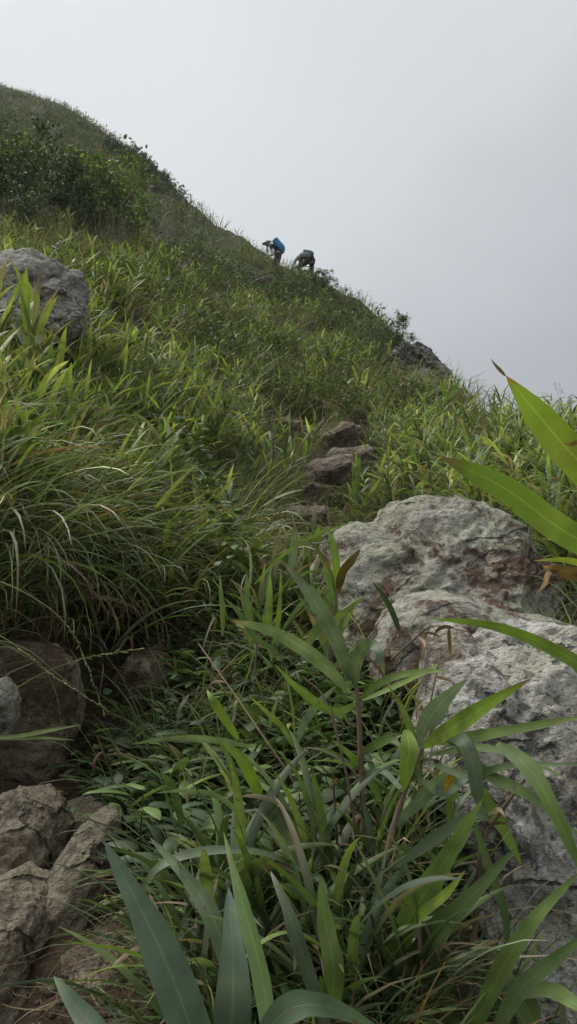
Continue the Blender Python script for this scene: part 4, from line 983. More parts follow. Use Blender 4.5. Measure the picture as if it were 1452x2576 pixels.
hero('bamboo_grass_plant', 'tall bamboo grass with a blue green whorl of leaves on a brown cane',
     [([(938, 2500, 1.15), (925, 2250, 1.16), (912, 2000, 1.18), (900, 1760, 1.2), (888, 1700, 1.2)], .0055, .0028),
      ([(960, 2420, 1.2), (915, 2150, 1.22), (830, 1790, 1.26), (760, 1700, 1.28)], .003, .0012),
      ([(935, 2350, 1.12), (880, 2000, 1.1), (830, 1760, 1.12)], .0022, .0010)],
     [([(885, 1712, 1.2), (840, 1600, 1.2), (775, 1490, 1.22), (712, 1412, 1.26)], 42, C_BL, TB, .25),
      ([(880, 1715, 1.2), (850, 1610, 1.22), (805, 1520, 1.25), (782, 1470, 1.27)], 34, C_BL, None, -.2),
      ([(878, 1740, 1.2), (800, 1660, 1.16), (690, 1590, 1.13), (580, 1560, 1.1)], 40, C_BL, TB, .5),
      ([(892, 1730, 1.2), (898, 1660, 1.17), (925, 1622, 1.12), (950, 1635, 1.08), (968, 1700, 1.06)], 38, C_BL, (.17, .24, .03), .25),
      ([(905, 1760, 1.2), (960, 1715, 1.14), (1040, 1692, 1.08), (1130, 1688, 1.0)], 20, C_MG, None, .6),
      ([(910, 1762, 1.2), (985, 1730, 1.2), (1070, 1690, 1.22), (1110, 1665, 1.25)], 13, C_YG, TB, .8),
      ([(900, 1770, 1.2), (840, 1790, 1.15), (760, 1740, 1.13), (690, 1670, 1.1)], 24, C_MG, None, .5),
      ([(905, 1900, 1.2), (950, 1870, 1.18), (985, 1860, 1.16), (1010, 1880, 1.14)], 26, C_MG, None, .4),
      ([(900, 1950, 1.2), (960, 1940, 1.15), (1000, 1975, 1.1), (1030, 2010, 1.06)], 16, C_BL, None, .5)])
hero('bamboo_grass_plant', 'spreading bamboo grass whose bright leaves cross the pale boulder',
     [([(905, 2520, 1.02), (945, 2300, 1.03), (990, 2080, 1.05), (1050, 1910, 1.06), (1085, 1840, 1.06)], .0055, .0026),
      ([(1180, 2500, 1.0), (1205, 2250, 1.0), (1215, 2120, 1.0), (1290, 2000, 1.0), (1320, 1960, 1.0)], .004, .002)],
     [([(1060, 1880, 1.06), (1075, 1820, 1.08), (1120, 1760, 1.1), (1175, 1708, 1.13)], 52, C_BL, None, -.3),
      ([(1060, 1880, 1.06), (1130, 1835, 1.0), (1230, 1770, .94), (1335, 1708, .88)], 46, C_YG, TB, .35),
      ([(1030, 1900, 1.05), (1020, 1850, 1.02), (1012, 1810, 1.0), (1020, 2000, .99)], 1, C_YG, None, .1),
      ([(1022, 1835, 1.04), (1030, 1880, 1.01), (1022, 1940, 1.0), (1015, 1992, 1.0)], 50, C_YG, None, .15),
      ([(1110, 1850, 1.05), (1160, 1860, 1.0), (1190, 1920, .97), (1205, 2010, .95), (1235, 2075, .95)], 44, (.085, .13, .06), (.14, .11, .05), .3),
      ([(1080, 1870, 1.06), (1180, 1855, 1.0), (1320, 1830, .93), (1480, 1800, .88)], 30, C_MG, None, .4),
      ([(1085, 1900, 1.05), (1190, 1880, 1.05), (1300, 1900, 1.02), (1430, 1960, .98)], 20, C_MG, None, .6),
      ([(1150, 1880, 1.0), (1230, 1950, .97), (1330, 2000, .93), (1480, 2120, .88)], 34, C_MG, None, .3),
      ([(1250, 1870, .95), (1330, 1930, .9), (1400, 2050, .86), (1480, 2230, .84)], 46, C_MG, None, .2),
      ([(1085, 1920, 1.05), (1180, 1950, 1.0), (1290, 1925, .95), (1480, 1925, .9)], 22, C_DG, None, .6),
      ([(1050, 1960, 1.05), (1120, 1990, 1.1), (1190, 1940, 1.12), (1260, 1930, 1.15)], 30, C_BL, None, .4),
      ([(990, 2080, 1.05), (1060, 2010, 1.08), (1110, 1960, 1.1), (1150, 1940, 1.12)], 36, C_BL, (.12, .07, .04), -.3),
      ([(960, 2200, 1.04), (1080, 2120, 1.02), (1170, 2060, 1.0), (1260, 2040, .98)], 34, (.075, .12, .05), (.30, .24, .16), .4),
      ([(1120, 1990, 1.05), (1130, 1965, 1.04), (1145, 1940, 1.03), (1150, 1925, 1.03)], 20, (.28, .20, .02), (.15, .09, .02), .1),
      ([(1210, 1980, 1.1), (1240, 2040, 1.12), (1280, 2110, 1.14), (1315, 2180, 1.16)], 34, C_MG, None, .2)])
hero('bamboo_grass_plant', 'clump of upright broad bamboo blades at the lower right in front of the pale boulder',
     [([(1000, 2620, .92), (1010, 2520, .92), (1020, 2440, .93)], .005, .003),
      ([(1065, 2640, .9), (1060, 2450, .9), (1062, 2320, .9), (1120, 2450, .9)], .0032, .002)],
     [([(975, 2480, .93), (1020, 2330, .92), (1110, 2180, .9), (1218, 2005, .88)], 66, C_MG, None, .25),
      ([(985, 2520, .93), (1080, 2360, .9), (1190, 2250, .88), (1300, 2130, .86)], 52, C_DG, None, .35),
      ([(1000, 2380, .95), (1060, 2300, .9), (1120, 2250, .88), (1170, 2190, .86)], 30, C_YG, None, .5),
      ([(1180, 2620, .85), (1240, 2480, .85), (1330, 2330, .85), (1460, 2190, .85)], 50, C_MG, None, .2),
      ([(1230, 2640, .83), (1300, 2500, .83), (1390, 2420, .82), (1500, 2330, .8)], 44, C_DG, None, .4),
      ([(1290, 2500, .84), (1380, 2490, .83), (1440, 2520, .8), (1500, 2570, .78)], 44, C_MG, None, .3),
      ([(1290, 2480, .84), (1330, 2540, .83), (1360, 2620, .82)], 66, C_MG, None, .2),
      ([(1190, 2060, .98), (1230, 2180, .97), (1270, 2300, .96), (1280, 2460, .95)], 24, C_DG, None, .5),
      ([(1150, 2620, .9), (1120, 2500, .9), (1090, 2400, .9), (1070, 2350, .91)], 36, C_DG, None, .3),
      ([(940, 2560, .95), (960, 2420, .95), (940, 2300, .96), (975, 2130, .97)], 30, C_BL, None, .4)])
hero('bamboo_grass_plant', 'low bamboo grass at the bottom left with the widest dark blue green blades',
     [([(590, 2900, .62), (585, 2760, .63), (580, 2640, .64)], .006, .004)],
     [([(560, 2860, .60), (470, 2560, .62), (380, 2340, .66), (262, 2115, .72)], 105, (.075, .125, .065), None, .15),
      ([(590, 2860, .64), (585, 2600, .66), (588, 2420, .70), (575, 2230, .78)], 92, (.060, .105, .055), None, -.15),
      ([(700, 2800, .60), (660, 2480, .66), (605, 2260, .72), (562, 2090, .80)], 44, (.10, .17, .05), None, .7),
      ([(640, 2700, .8), (550, 2350, .82), (470, 2210, .86), (375, 2105, .92)], 46, C_BL, None, .4),
      ([(330, 2760, .58), (260, 2620, .6), (190, 2530, .63), (135, 2455, .67)], 62, (.075, .125, .065), None, .2),
      ([(350, 2260, .95), (400, 2180, .95), (520, 2140, .96), (680, 2150, .96), (830, 2235, .97)], 24, C_BL, None, .6),
      ([(340, 2760, .7), (480, 2500, .78), (340, 2400, .82), (150, 2365, .88)], 13, C_YG, None, .5),
      ([(860, 2700, .7), (760, 2400, .75), (720, 2280, .78), (680, 2190, .82)], 40, (.06, .09, .04), (.32, .26, .2), .3),
      ([(640, 2640, .55), (720, 2540, .55), (820, 2530, .55), (960, 2590, .56)], 70, (.085, .14, .06), None, .4),
      ([(830, 2560, .78), (840, 2440, .78), (820, 2330, .8), (805, 2200, .82)], 60, C_MG, None, .1),
      ([(740, 2640, .8), (700, 2560, .82), (620, 2500, .85), (520, 2470, .9)], 40, C_DG, None, .4)])
hero('bamboo_grass_plant', 'two huge bright bamboo blades leaning in from the right edge against sky and slope',
     [([(1960, 2400, .75), (1900, 1900, .68), (1780, 1600, .62), (1640, 1440, .58)], .0055, .003)],
     [([(1640, 1440, .58), (1540, 1260, .50), (1400, 1100, .46), (1272, 944, .44)], 100, (.17, .25, .035), (.22, .12, .04), .1),
      ([(1272, 946, .44), (1262, 935, .44), (1248, 920, .44), (1234, 902, .44)], 9, (.13, .09, .06), (.3, .27, .23), .1),
      ([(1640, 1440, .58), (1440, 1350, .50), (1270, 1230, .47), (1108, 1148, .46)], 80, (.125, .20, .035), (.16, .09, .05), .2),
      ([(1780, 1600, .62), (1560, 1460, .55), (1440, 1412, .52), (1340, 1410, .50)], 20, (.20, .26, .04), (.3, .2, .1), .4),
      ([(1640, 1500, .58), (1500, 1455, .53), (1430, 1440, .50), (1365, 1425, .50)], 46, (.10, .065, .025), (.40, .25, .15), .5),
      ([(1400, 1425, .50), (1378, 1445, .50), (1372, 1468, .50), (1350, 1492, .50)], 14, (.42, .27, .18), (.4, .28, .2), .3),
      ([(1780, 1620, .64), (1560, 1760, .66), (1440, 1660, .68), (1260, 1580, .72), (1085, 1555, .76)], 40, (.15, .235, .035), None, .45)])
hero('bamboo_shoot', 'young bamboo shoot with one yellow leaf and one purple brown leaf beside the lichen boulder',
     [([(822, 1700, 1.55), (838, 1560, 1.55), (848, 1480, 1.55)], .003, .0015)],
     [([(845, 1490, 1.55), (846, 1430, 1.55), (838, 1370, 1.56), (822, 1325, 1.58)], 24, C_YG, TB, .3),
      ([(843, 1490, 1.55), (828, 1430, 1.55), (800, 1385, 1.56), (776, 1360, 1.57)], 12, (.12, .13, .03), (.16, .07, .03), .5),
      ([(850, 1490, 1.55), (862, 1440, 1.53), (885, 1410, 1.5), (908, 1380, 1.5)], 26, (.09, .07, .02), (.09, .035, .015), .3),
      ([(843, 1495, 1.55), (800, 1490, 1.5), (750, 1530, 1.45), (700, 1600, 1.4)], 15, C_DG, None, .4),
      ([(640, 1470, 1.3), (720, 1390, 1.32), (810, 1340, 1.34), (900, 1310, 1.36)], 10, C_YG, None, .3)])
hero('bamboo_shoot', 'three leaved shoot with a pale strap leaf standing in the dark weeds of the hollow',
     [([(742, 2080, 1.35), (745, 1960, 1.35), (744, 1880, 1.35)], .003, .002)],
     [([(744, 1875, 1.35), (765, 1820, 1.33), (800, 1770, 1.3), (850, 1722, 1.28)], 24, (.15, .20, .12), None, .3),
      ([(742, 1875, 1.35), (738, 1800, 1.35), (725, 1720, 1.35), (716, 1665, 1.35)], 7, (.15, .20, .07), None, .3),
      ([(740, 1880, 1.35), (710, 1830, 1.33), (670, 1790, 1.3), (628, 1752, 1.28)], 16, C_MG, None, .4)])
hero('bamboo_shoot', 'bamboo shoot with a wide arching bright leaf left of the three leaved shoot',
     [([(690, 2150, 1.15), (680, 2070, 1.15), (662, 2010, 1.15)], .003, .002)],
     [([(655, 2005, 1.12), (630, 1950, 1.1), (600, 1900, 1.1), (550, 1865, 1.12)], 36, C_YG, None, .3),
      ([(665, 2010, 1.12), (720, 2080, 1.1), (740, 2150, 1.1), (765, 2260, 1.08)], 40, C_BL, None, .2),
      ([(650, 2100, 1.1), (560, 2010, 1.1), (470, 1990, 1.12), (390, 1995, 1.15)], 16, C_BL, None, .6),
      ([(640, 1880, 1.25), (540, 1862, 1.22), (440, 1858, 1.2), (330, 1872, 1.2)], 18, C_BL, None, .5),
      ([(600, 1860, 1.2), (560, 1800, 1.2), (535, 1760, 1.2), (520, 1735, 1.22)], 26, C_YG, None, .2)])
hero('bamboo_shoot', 'group of straight upright blades in the hollow left of the blue green whorl',
     [([(640, 1700, 1.75), (645, 1640, 1.75), (648, 1590, 1.75)], .003, .002)],
     [([(630, 1620, 1.75), (628, 1560, 1.75), (620, 1500, 1.76), (622, 1440, 1.78)], 22, C_MG, None, .2),
      ([(665, 1600, 1.75), (675, 1550, 1.75), (678, 1490, 1.76), (680, 1440, 1.78)], 22, C_YG, None, .2),
      ([(690, 1620, 1.75), (700, 1560, 1.75), (705, 1500, 1.76), (708, 1425, 1.78)], 14, C_YG, None, .3),
      ([(560, 1600, 1.75), (560, 1540, 1.75), (556, 1490, 1.76), (552, 1440, 1.78)], 14, C_MG, None, .3),
      ([(730, 1440, 1.9), (738, 1390, 1.9), (742, 1350, 1.9), (740, 1310, 1.9)], 24, C_BL, None, .2),
      ([(700, 1640, 1.7), (640, 1600, 1.7), (600, 1540, 1.7), (560, 1500, 1.7)], 16, C_DG, None, .3),
      ([(810, 1620, 1.5), (845, 1560, 1.5), (880, 1530, 1.5), (918, 1500, 1.5)], 20, C_YG, None, .3),
      ([(760, 1640, 1.5), (800, 1580, 1.5), (820, 1530, 1.5), (818, 1490, 1.5)], 26, C_MG, None, .3)])
hero('bamboo_shoot', 'two narrow pale green leaves reaching across the brown boulder from the left edge',
     [([(-260, 2020, 1.3), (-180, 1900, 1.3), (-60, 1858, 1.3)], .002, .0012)],
     [([(-60, 1858, 1.3), (40, 1852, 1.3), (120, 1838, 1.3), (210, 1822, 1.3)], 12, (.16, .2, .06), None, .4),
      ([(-60, 1860, 1.3), (40, 1858, 1.3), (110, 1856, 1.3), (190, 1862, 1.3)], 9, (.16, .2, .06), None, .4)])
hero('bamboo_shoot', 'pair of green leaves rising against the sky just right of the outcrop',
     [([(1132, 1120, 5.2), (1130, 1050, 5.2), (1128, 1000, 5.2)], .004, .003)],
     [([(1126, 1005, 5.2), (1118, 985, 5.2), (1112, 970, 5.2), (1108, 952, 5.2)], 13, C_YG, None, .1),
      ([(1128, 1005, 5.2), (1140, 985, 5.2), (1150, 968, 5.2), (1160, 950, 5.2)], 13, C_YG, None, .2)])

# flowering grass stalks leaning over the left bank
def stalk(pts, label, seedfrom=.5, col=(.16, .19, .07), head=(.30, .33, .16)):
    s, h = Acc(), Acc(); p = [W(*q_) for q_ in pts]; base = p[0]
    tube(s, p, .0011, .0005, col, 40, 5)
    path = spline(p, 60); n0 = int(60 * seedfrom)
    r = empty('grass_stalk', base); tag(r, label, 'grass stalk', 'flowering grass stalks over the left bank')
    s.build('stem', M_STEM, r, origin=base)
    if seedfrom < 1:
        i = np.arange(n0, 60); P_ = path[i]; tg = np.gradient(path, axis=0)[i]; az = np.arctan2(tg[:, 1], tg[:, 0]) + rng.normal(0, .3, len(i)); el = np.arctan2(tg[:, 2], np.hypot(tg[:, 0], tg[:, 1])) + rng.normal(0, .3, len(i))
        blades(h, P_, az, el, .010, .0028, 0, 0, rng.normal(0, 1, len(i)), np.array(head), None, 4, 'ovate', .3)
        h.build('seed_head', M_DRY, r, origin=base)
for pts, lab, sf in [
    ([(-120, 1420, 1.5), (60, 1490, 1.45), (180, 1590, 1.4), (262, 1790, 1.4)], 'grass stalk whose seed head ends lowest, in front of the dark hollow', .62),
    ([(-160, 1560, 1.5), (0, 1600, 1.45), (120, 1690, 1.42), (265, 1785, 1.4)], 'grass stalk with a heavy pale seed head over the brown boulder', .45),
    ([(-100, 1840, 1.5), (60, 1720, 1.48), (200, 1660, 1.46), (352, 1632, 1.45)], 'grass stalk rising to the right with its seed head above the dark hollow', .6),
    ([(-80, 1310, 1.6), (100, 1250, 1.6), (250, 1130, 1.62), (380, 1010, 1.65)], 'thin stalk slanting up through the middle of the left bank', .5),
    ([(-60, 1230, 1.6), (80, 1150, 1.6), (150, 1060, 1.62), (215, 970, 1.65)], 'seeded stalk slanting up above the long thin one on the left bank', .35),
    ([(60, 1440, 1.5), (150, 1330, 1.5), (230, 1230, 1.52), (320, 1140, 1.55)], 'first stalk of the light green spray on the left bank', .5),
    ([(60, 1450, 1.5), (170, 1330, 1.5), (240, 1250, 1.52), (300, 1130, 1.55)], 'more upright stalk of the light green spray on the left bank', .5),
    ([(-80, 1560, 1.5), (80, 1400, 1.5), (260, 1340, 1.5), (470, 1310, 1.5)], 'long stalk lying almost level across the left bank', .7),
    ([(-40, 1600, 1.4), (90, 1660, 1.4), (140, 1740, 1.4), (155, 1825, 1.4)], 'bare pale stalk bending down across the brown boulder', 1),
    ([(-60, 1600, 1.4), (60, 1630, 1.4), (150, 1700, 1.4), (212, 1748, 1.4)], 'short bare straw coloured stalk over the brown boulder', 1)]:
    stalk(pts, lab, sf)

P = np.array([W(u_, v_, d_) for u_, v_, d_ in [(1075, 2250, 1.25), (1100, 2420, 1.15), (1060, 2080, 1.35), (1130, 2520, 1.08), (1040, 1950, 1.4), (1200, 2600, 1.0), (1300, 2640, .98), (1400, 2600, .98), (960, 1720, 1.75), (1000, 1800, 1.6)]])
P[:, 2] = H(P[:, 0], P[:, 1]); pr = [bam_proto(340 + i, .24, 8, .15, .011, [(MIDG, 4), (BRIGHT, 2), (DARKG, 2)], up=.8, bend=(.1, 1.2), S=12, stemr=.0018) for i in range(4)]
bam_group(pr, P, 'slender bamboo grass along the foot of the pale boulder', 'slender narrow leaved bamboo grass at the foot of the pale boulder')
# dead brown canes standing and leaning among the near plants
for pts, lab in [
    ([(1068, 2700, .92), (1062, 2500, .92), (1064, 2330, .93)], 'dead brown cane standing straight up at lower right of centre'),
    ([(905, 2700, .95), (890, 2500, .95), (884, 2410, .96)], 'short broken brown cane at the bottom left of the straight one'),
    ([(1215, 2700, 1.0), (1190, 2400, 1.0), (1212, 2110, 1.0), (1280, 1990, 1.0)], 'long grey brown cane leaning across the pale boulder'),
    ([(1150, 2560, .95), (1090, 2420, .93), (1060, 2335, .92)], 'thin dead cane leaning from the foot of the pale boulder'),
    ([(855, 2350, 1.15), (850, 2150, 1.15), (838, 1960, 1.15)], 'pale dead cane with a papery sheath left of the blue green whorl plant'),
    ([(780, 2050, 1.4), (640, 1820, 1.5), (500, 1620, 1.7)], 'dark bare cane leaning to the left through the weeds of the hollow'),
    ([(985, 1660, 1.5), (1040, 1610, 1.45), (1090, 1575, 1.4), (1180, 1590, 1.35)], 'dry reddish stem with shrivelled sheaths in front of the ledge rock'),
    ([(1090, 2200, 1.15), (1050, 2050, 1.15), (1078, 1800, 1.2), (1110, 1640, 1.25)], 'thin dry stem rising along the left edge of the pale boulder'),
    ([(380, 2180, 1.6), (300, 2000, 1.65), (245, 1850, 1.7)], 'thin curved dead root hanging in the dark hollow beside the brown boulder')]:
    p = [W(*q_) for q_ in pts]; a = Acc(); rc_ = rng.uniform(.0016, .003)
    if pts[0][1] > 1700:
        g_ = p[0].copy(); g_[2] = H(g_[0:1], g_[1:2])[0] - .03
        if g_[2] < p[0][2]: p = [g_] + p
    tube(a, p, rc_, rc_ * .5, pick(DRY * .55, 1)[0], 40, 7, knots=7, rough=.15)
    n = 5; pp = spline(p, 30)[rng.integers(8, 29, n)]; b_ = p[0]
    r = empty('dry_cane', b_); tag(r, lab, 'dry cane', 'dead canes among the near plants'); a.build('cane', M_STEM, r, origin=b_)
    for p_ in pp:
        l = Acc(); blades(l, p_[None], rng.random() * 6.28, rng.uniform(-.8, .8), rng.uniform(.03, .07), .007, rng.uniform(.5, 2), rng.normal(0, 1), rng.normal(0, 1.5), pick(DRY, 1), None, 8, 'leaf', .3); l.build('dry_sheath', M_DRY, r, origin=b_)

# creeping vine down the end of the left bank
a, s = Acc(), Acc(); pts = [(430, 1050), (500, 1120), (520, 1200), (545, 1280), (580, 1340), (590, 1400)]
q_ = spline(np.array(pts, float), 60); P, ok = hit(q_[:, 0], q_[:, 1] + 20); dd = project(P)[2] - .18
pw = W(q_[:, 0], q_[:, 1], np.minimum(dd, np.linspace(3.3, 2.7, 60))); base = pw[-1]
tube(s, pw[::6], .002, .001, (.08, .09, .03), 40, 5)
m = 150; ii = rng.integers(0, 60, m); PP = pw[ii] + rng.normal(0, .03, (m, 3))
blades(a, PP, rng.uniform(-2.6, -.5, m), rng.uniform(-.6, .4, m), (.038 * rng.uniform(.6, 1.3, m)), .030, .3, 0, rng.normal(0, .5, m), pick(MIDG * .8, m), None, 7, 'ovate', .1)
r = empty('creeping_vine', base); tag(r, 'broad leaved green vine trailing down the right end of the left bank', 'vine'); s.build('vine_stem', M_STEM, r, origin=base); a.build('foliage', M_BROAD, r, origin=base)

# orange young sprigs among the bamboo behind the boulder
for i, (u, v, lab) in enumerate([(1000, 1195, 'orange leaved sprig, left one of those behind the lichen boulder'), (1090, 1215, 'orange and yellow sprig in the middle, behind the lichen boulder'), (1060, 1180, 'small orange sprig uppermost of those behind the lichen boulder')]):
    P, ok = hit([u], [v + 70]); dep = project(P)[2][0]; l, s = Acc(), Acc(); b0 = P[0]; top = W(u, v, dep - .1)
    pts = [b0, (b0 + top) / 2 + [0.02, 0, 0], top]; tube(s, pts, .002, .001, (.2, .1, .05), 12, 5)
    n = 16; path = spline(pts, 20)
    pp = path[rng.integers(12, 20, n)] + rng.normal(0, .025, (n, 3))
    blades(l, pp, rng.random(n) * 6.28, rng.uniform(-.4, .5, n), .07, .016, .9, 0, rng.normal(0, .5, n), pick(np.array([[.38, .15, .04], [.34, .22, .05], [.28, .22, .05]]), n), None, 6, 'leaf', .15)
    r = empty('orange_sprig', b0); tag(r, lab, 'sprig', 'orange sprigs behind the lichen boulder'); s.build('stem', M_STEM, r, origin=b0); l.build('leaves', M_LEAF, r, origin=b0)

# ---------------------------------------------------------------- the two hikers
def flat_mat(name, col, rough=.8, var=.25, sc=30):
    m, nt, out = new_mat(name); L = nt.links.new
    tcn = N(nt, 'ShaderNodeTexCoord'); n = N(nt, 'ShaderNodeTexNoise'); n.inputs['Scale'].default_value = sc; n.inputs['Detail'].default_value = 4; L(tcn.outputs['Object'], n.inputs['Vector'])
    c = ramp(nt, n.outputs['Fac'], [(.3, tuple(x * (1 - var) for x in col)), (.7, tuple(x * (1 + var) for x in col))])
    p = N(nt, 'ShaderNodeBsdfPrincipled'); p.inputs['Roughness'].default_value = rough; L(c, p.inputs['Base Color'])
    bp = N(nt, 'ShaderNodeBump'); bp.inputs['Strength'].default_value = .5; bp.inputs['Distance'].default_value = .01; L(n.outputs['Fac'], bp.inputs['Height']); L(bp.outputs[0], p.inputs['Normal'])
    L(p.outputs[0], out.inputs[0]); return m
M_SKIN = flat_mat('skin', (.32, .19, .13), .55, .1)
M_NAVY = flat_mat('navy_cloth', (.012, .016, .035)); M_BLACK = flat_mat('dark_trousers', (.016, .016, .022)); M_GREYC = flat_mat('grey_cloth', (.24, .24, .26))
M_WHITE = flat_mat('pale_cloth', (.72, .72, .72), .8, .1); M_BLUE = flat_mat('blue_nylon', (.02, .24, .50), .5, .35); M_GREEN = flat_mat('green_nylon', (.16, .28, .19), .6, .3); M_HAIR = flat_mat('dark_hair', (.015, .012, .010))
def skinned(name, chains, mat, parent, origin, sub=2):
    """chains: lists of (point, radius); shared points weld into one continuous surface"""
    bm = bmesh.new(); sk = bm.verts.layers.skin.verify(); seen = {}
    def vert(p, r):
        k = tuple(round(float(c), 4) for c in p)
        if k not in seen:
            v = bm.verts.new(Vector(p) - Vector(origin)); v[sk].radius = (r, r) if np.isscalar(r) else r; v[sk].use_root = len(seen) == 0; seen[k] = v
        return seen[k]
    for ch in chains:
        vs = [vert(*c) for c in ch]
        for a_, b_ in zip(vs, vs[1:]):
            if a_ is not b_ and bm.edges.get((a_, b_)) is None: bm.edges.new((a_, b_))
    me = bpy.data.meshes.new(name); bm.to_mesh(me); bm.free(); me.materials.append(mat)
    o = bpy.data.objects.new(name, me); COL.objects.link(o); o.parent = parent
    if parent is None: o.location = origin
    md = o.modifiers.new('skin', 'SKIN'); md.use_smooth_shade = True
    sd = o.modifiers.new('smooth', 'SUBSURF'); sd.levels = sub; sd.render_levels = sub
    return o
def lerp(a, b, t): return np.asarray(a) * (1 - t) + np.asarray(b) * t
def hand_chains(wr, d, side_, curl_):
    """palm and five fingers beyond the wrist wr, pointing along d"""
    d = d / np.linalg.norm(d); side_ = side_ - d * (side_ @ d); side_ /= np.linalg.norm(side_); n = np.cross(d, side_)
    palm = wr + d * .055; ch = [[(wr, .026), (palm, .030)]]
    for k, ln in enumerate((.068, .078, .074, .058)):
        b = palm + side_ * (.024 - .016 * k) + d * .025; m_ = b + d * ln * .55 + n * curl_ * .01; e = b + d * ln * .9 + n * curl_ * .035
        ch.append([(palm, .030), (b, .0095), (m_, .0088), (e, .0072)])
    b = wr + d * .03 + side_ * .030; ch.append([(palm, .030), (b, .011), (b + d * .035 + side_ * .018, .009), (b + d * .058 + side_ * .018, .008)])
    return ch
def head_on(root, org, neck, hc, face, up, hairmat):
    """head with brow, nose, chin and ears, on the neck"""
    f = np.asarray(face, float); f /= np.linalg.norm(f); up = up - f * (up @ f); up /= np.linalg.norm(up); s = np.cross(f, up)
    v, fc = ico(3); p = v.copy()
    x, y, z = p[:, 0] * .076, p[:, 1] * .098, p[:, 2] * .118
    y = y + .012 * (z < -.03) * (y > 0) - .0; y = np.where((np.abs(x) < .016) & (y > .06) & (z < .015) & (z > -.04), y + .022 * (1 - (z + .04) / .055) + .006, y)      # nose
    y = np.where((np.abs(np.abs(x) - .03) < .016) & (y > .05) & (np.abs(z - .012) < .015), y - .008, y)                                                      # eye sockets
    y = np.where((np.abs(x) < .03) & (y > .05) & (np.abs(z + .058) < .008), y - .004, y); x = x * (1 - .25 * np.clip(-z / .118, 0, 1))
    x = np.where((np.abs(y) < .02) & (np.abs(z) < .03), x * 1.16, x)                                                                                       # ears
    P_ = hc + x[:, None] * s + y[:, None] * f + z[:, None] * up
    me = bpy.data.meshes.new('head'); me.from_pydata([tuple(q) for q in P_ - org], [], fc); me.update(); me.polygons.foreach_set('use_smooth', np.ones(len(fc), bool)); me.materials.append(M_SKIN)
    o = bpy.data.objects.new('head', me); COL.objects.link(o); o.parent = root
    def patch(name, test, scale, mat):
        keep_ = [q for q in fc if all(test(p[i]) for i in q)]; ids = sorted({i for q in keep_ for i in q}); mp_ = {i: k for k, i in enumerate(ids)}
        pts = (hc + (P_ - hc) * scale)[ids] - org
        m2 = bpy.data.meshes.new(name); m2.from_pydata([tuple(q) for q in pts], [], [tuple(mp_[i] for i in q) for q in keep_]); m2.update(); m2.polygons.foreach_set('use_smooth', np.ones(len(keep_), bool)); m2.materials.append(mat)
        o2 = bpy.data.objects.new(name, m2); COL.objects.link(o2); o2.parent = root; m_ = o2.modifiers.new('t', 'SOLIDIFY'); m_.thickness = .008; m_.offset = 1
        return o2
    patch('hair', lambda q: (q[1] < .25 and q[2] > -.35) or q[2] > .55, 1.03, hairmat)
    for sg in (-1, 1):
        bm = bmesh.new(); bmesh.ops.create_icosphere(bm, subdivisions=2, radius=.010); m2 = bpy.data.meshes.new('eye'); bm.to_mesh(m2); bm.free(); m2.materials.append(M_HAIR)
        e = bpy.data.objects.new('eye', m2); COL.objects.link(e); e.parent = root; e.location = Vector(hc + s * .03 * sg + f * .082 + up * .012 - org)
    return s, f, up, patch
def blobmesh(name, C, ax, sz, mat, parent=None, org=None, boxy=3.5, seed=1, sub=4, amp=.06):
    v, fc = ico(sub); rr = (np.abs(v) ** boxy).sum(1) ** (-1 / boxy); p = v * rr[:, None]; p = p * (1 + amp * fbm(p * 2.2 + seed, 3, seed))[:, None] * np.array(sz)
    w = p @ np.array(ax)
    me = bpy.data.meshes.new(name); o_ = np.asarray(org if org is not None else C); me.from_pydata([tuple(q) for q in w + C - o_], [], fc); me.update(); me.polygons.foreach_set('use_smooth', np.ones(len(fc), bool)); me.materials.append(mat)
    o = bpy.data.objects.new(name, me); COL.objects.link(o)
    if parent is not None: o.parent = parent
    else: o.location = o_
    return o
YA = np.array([0., 1., 0.])
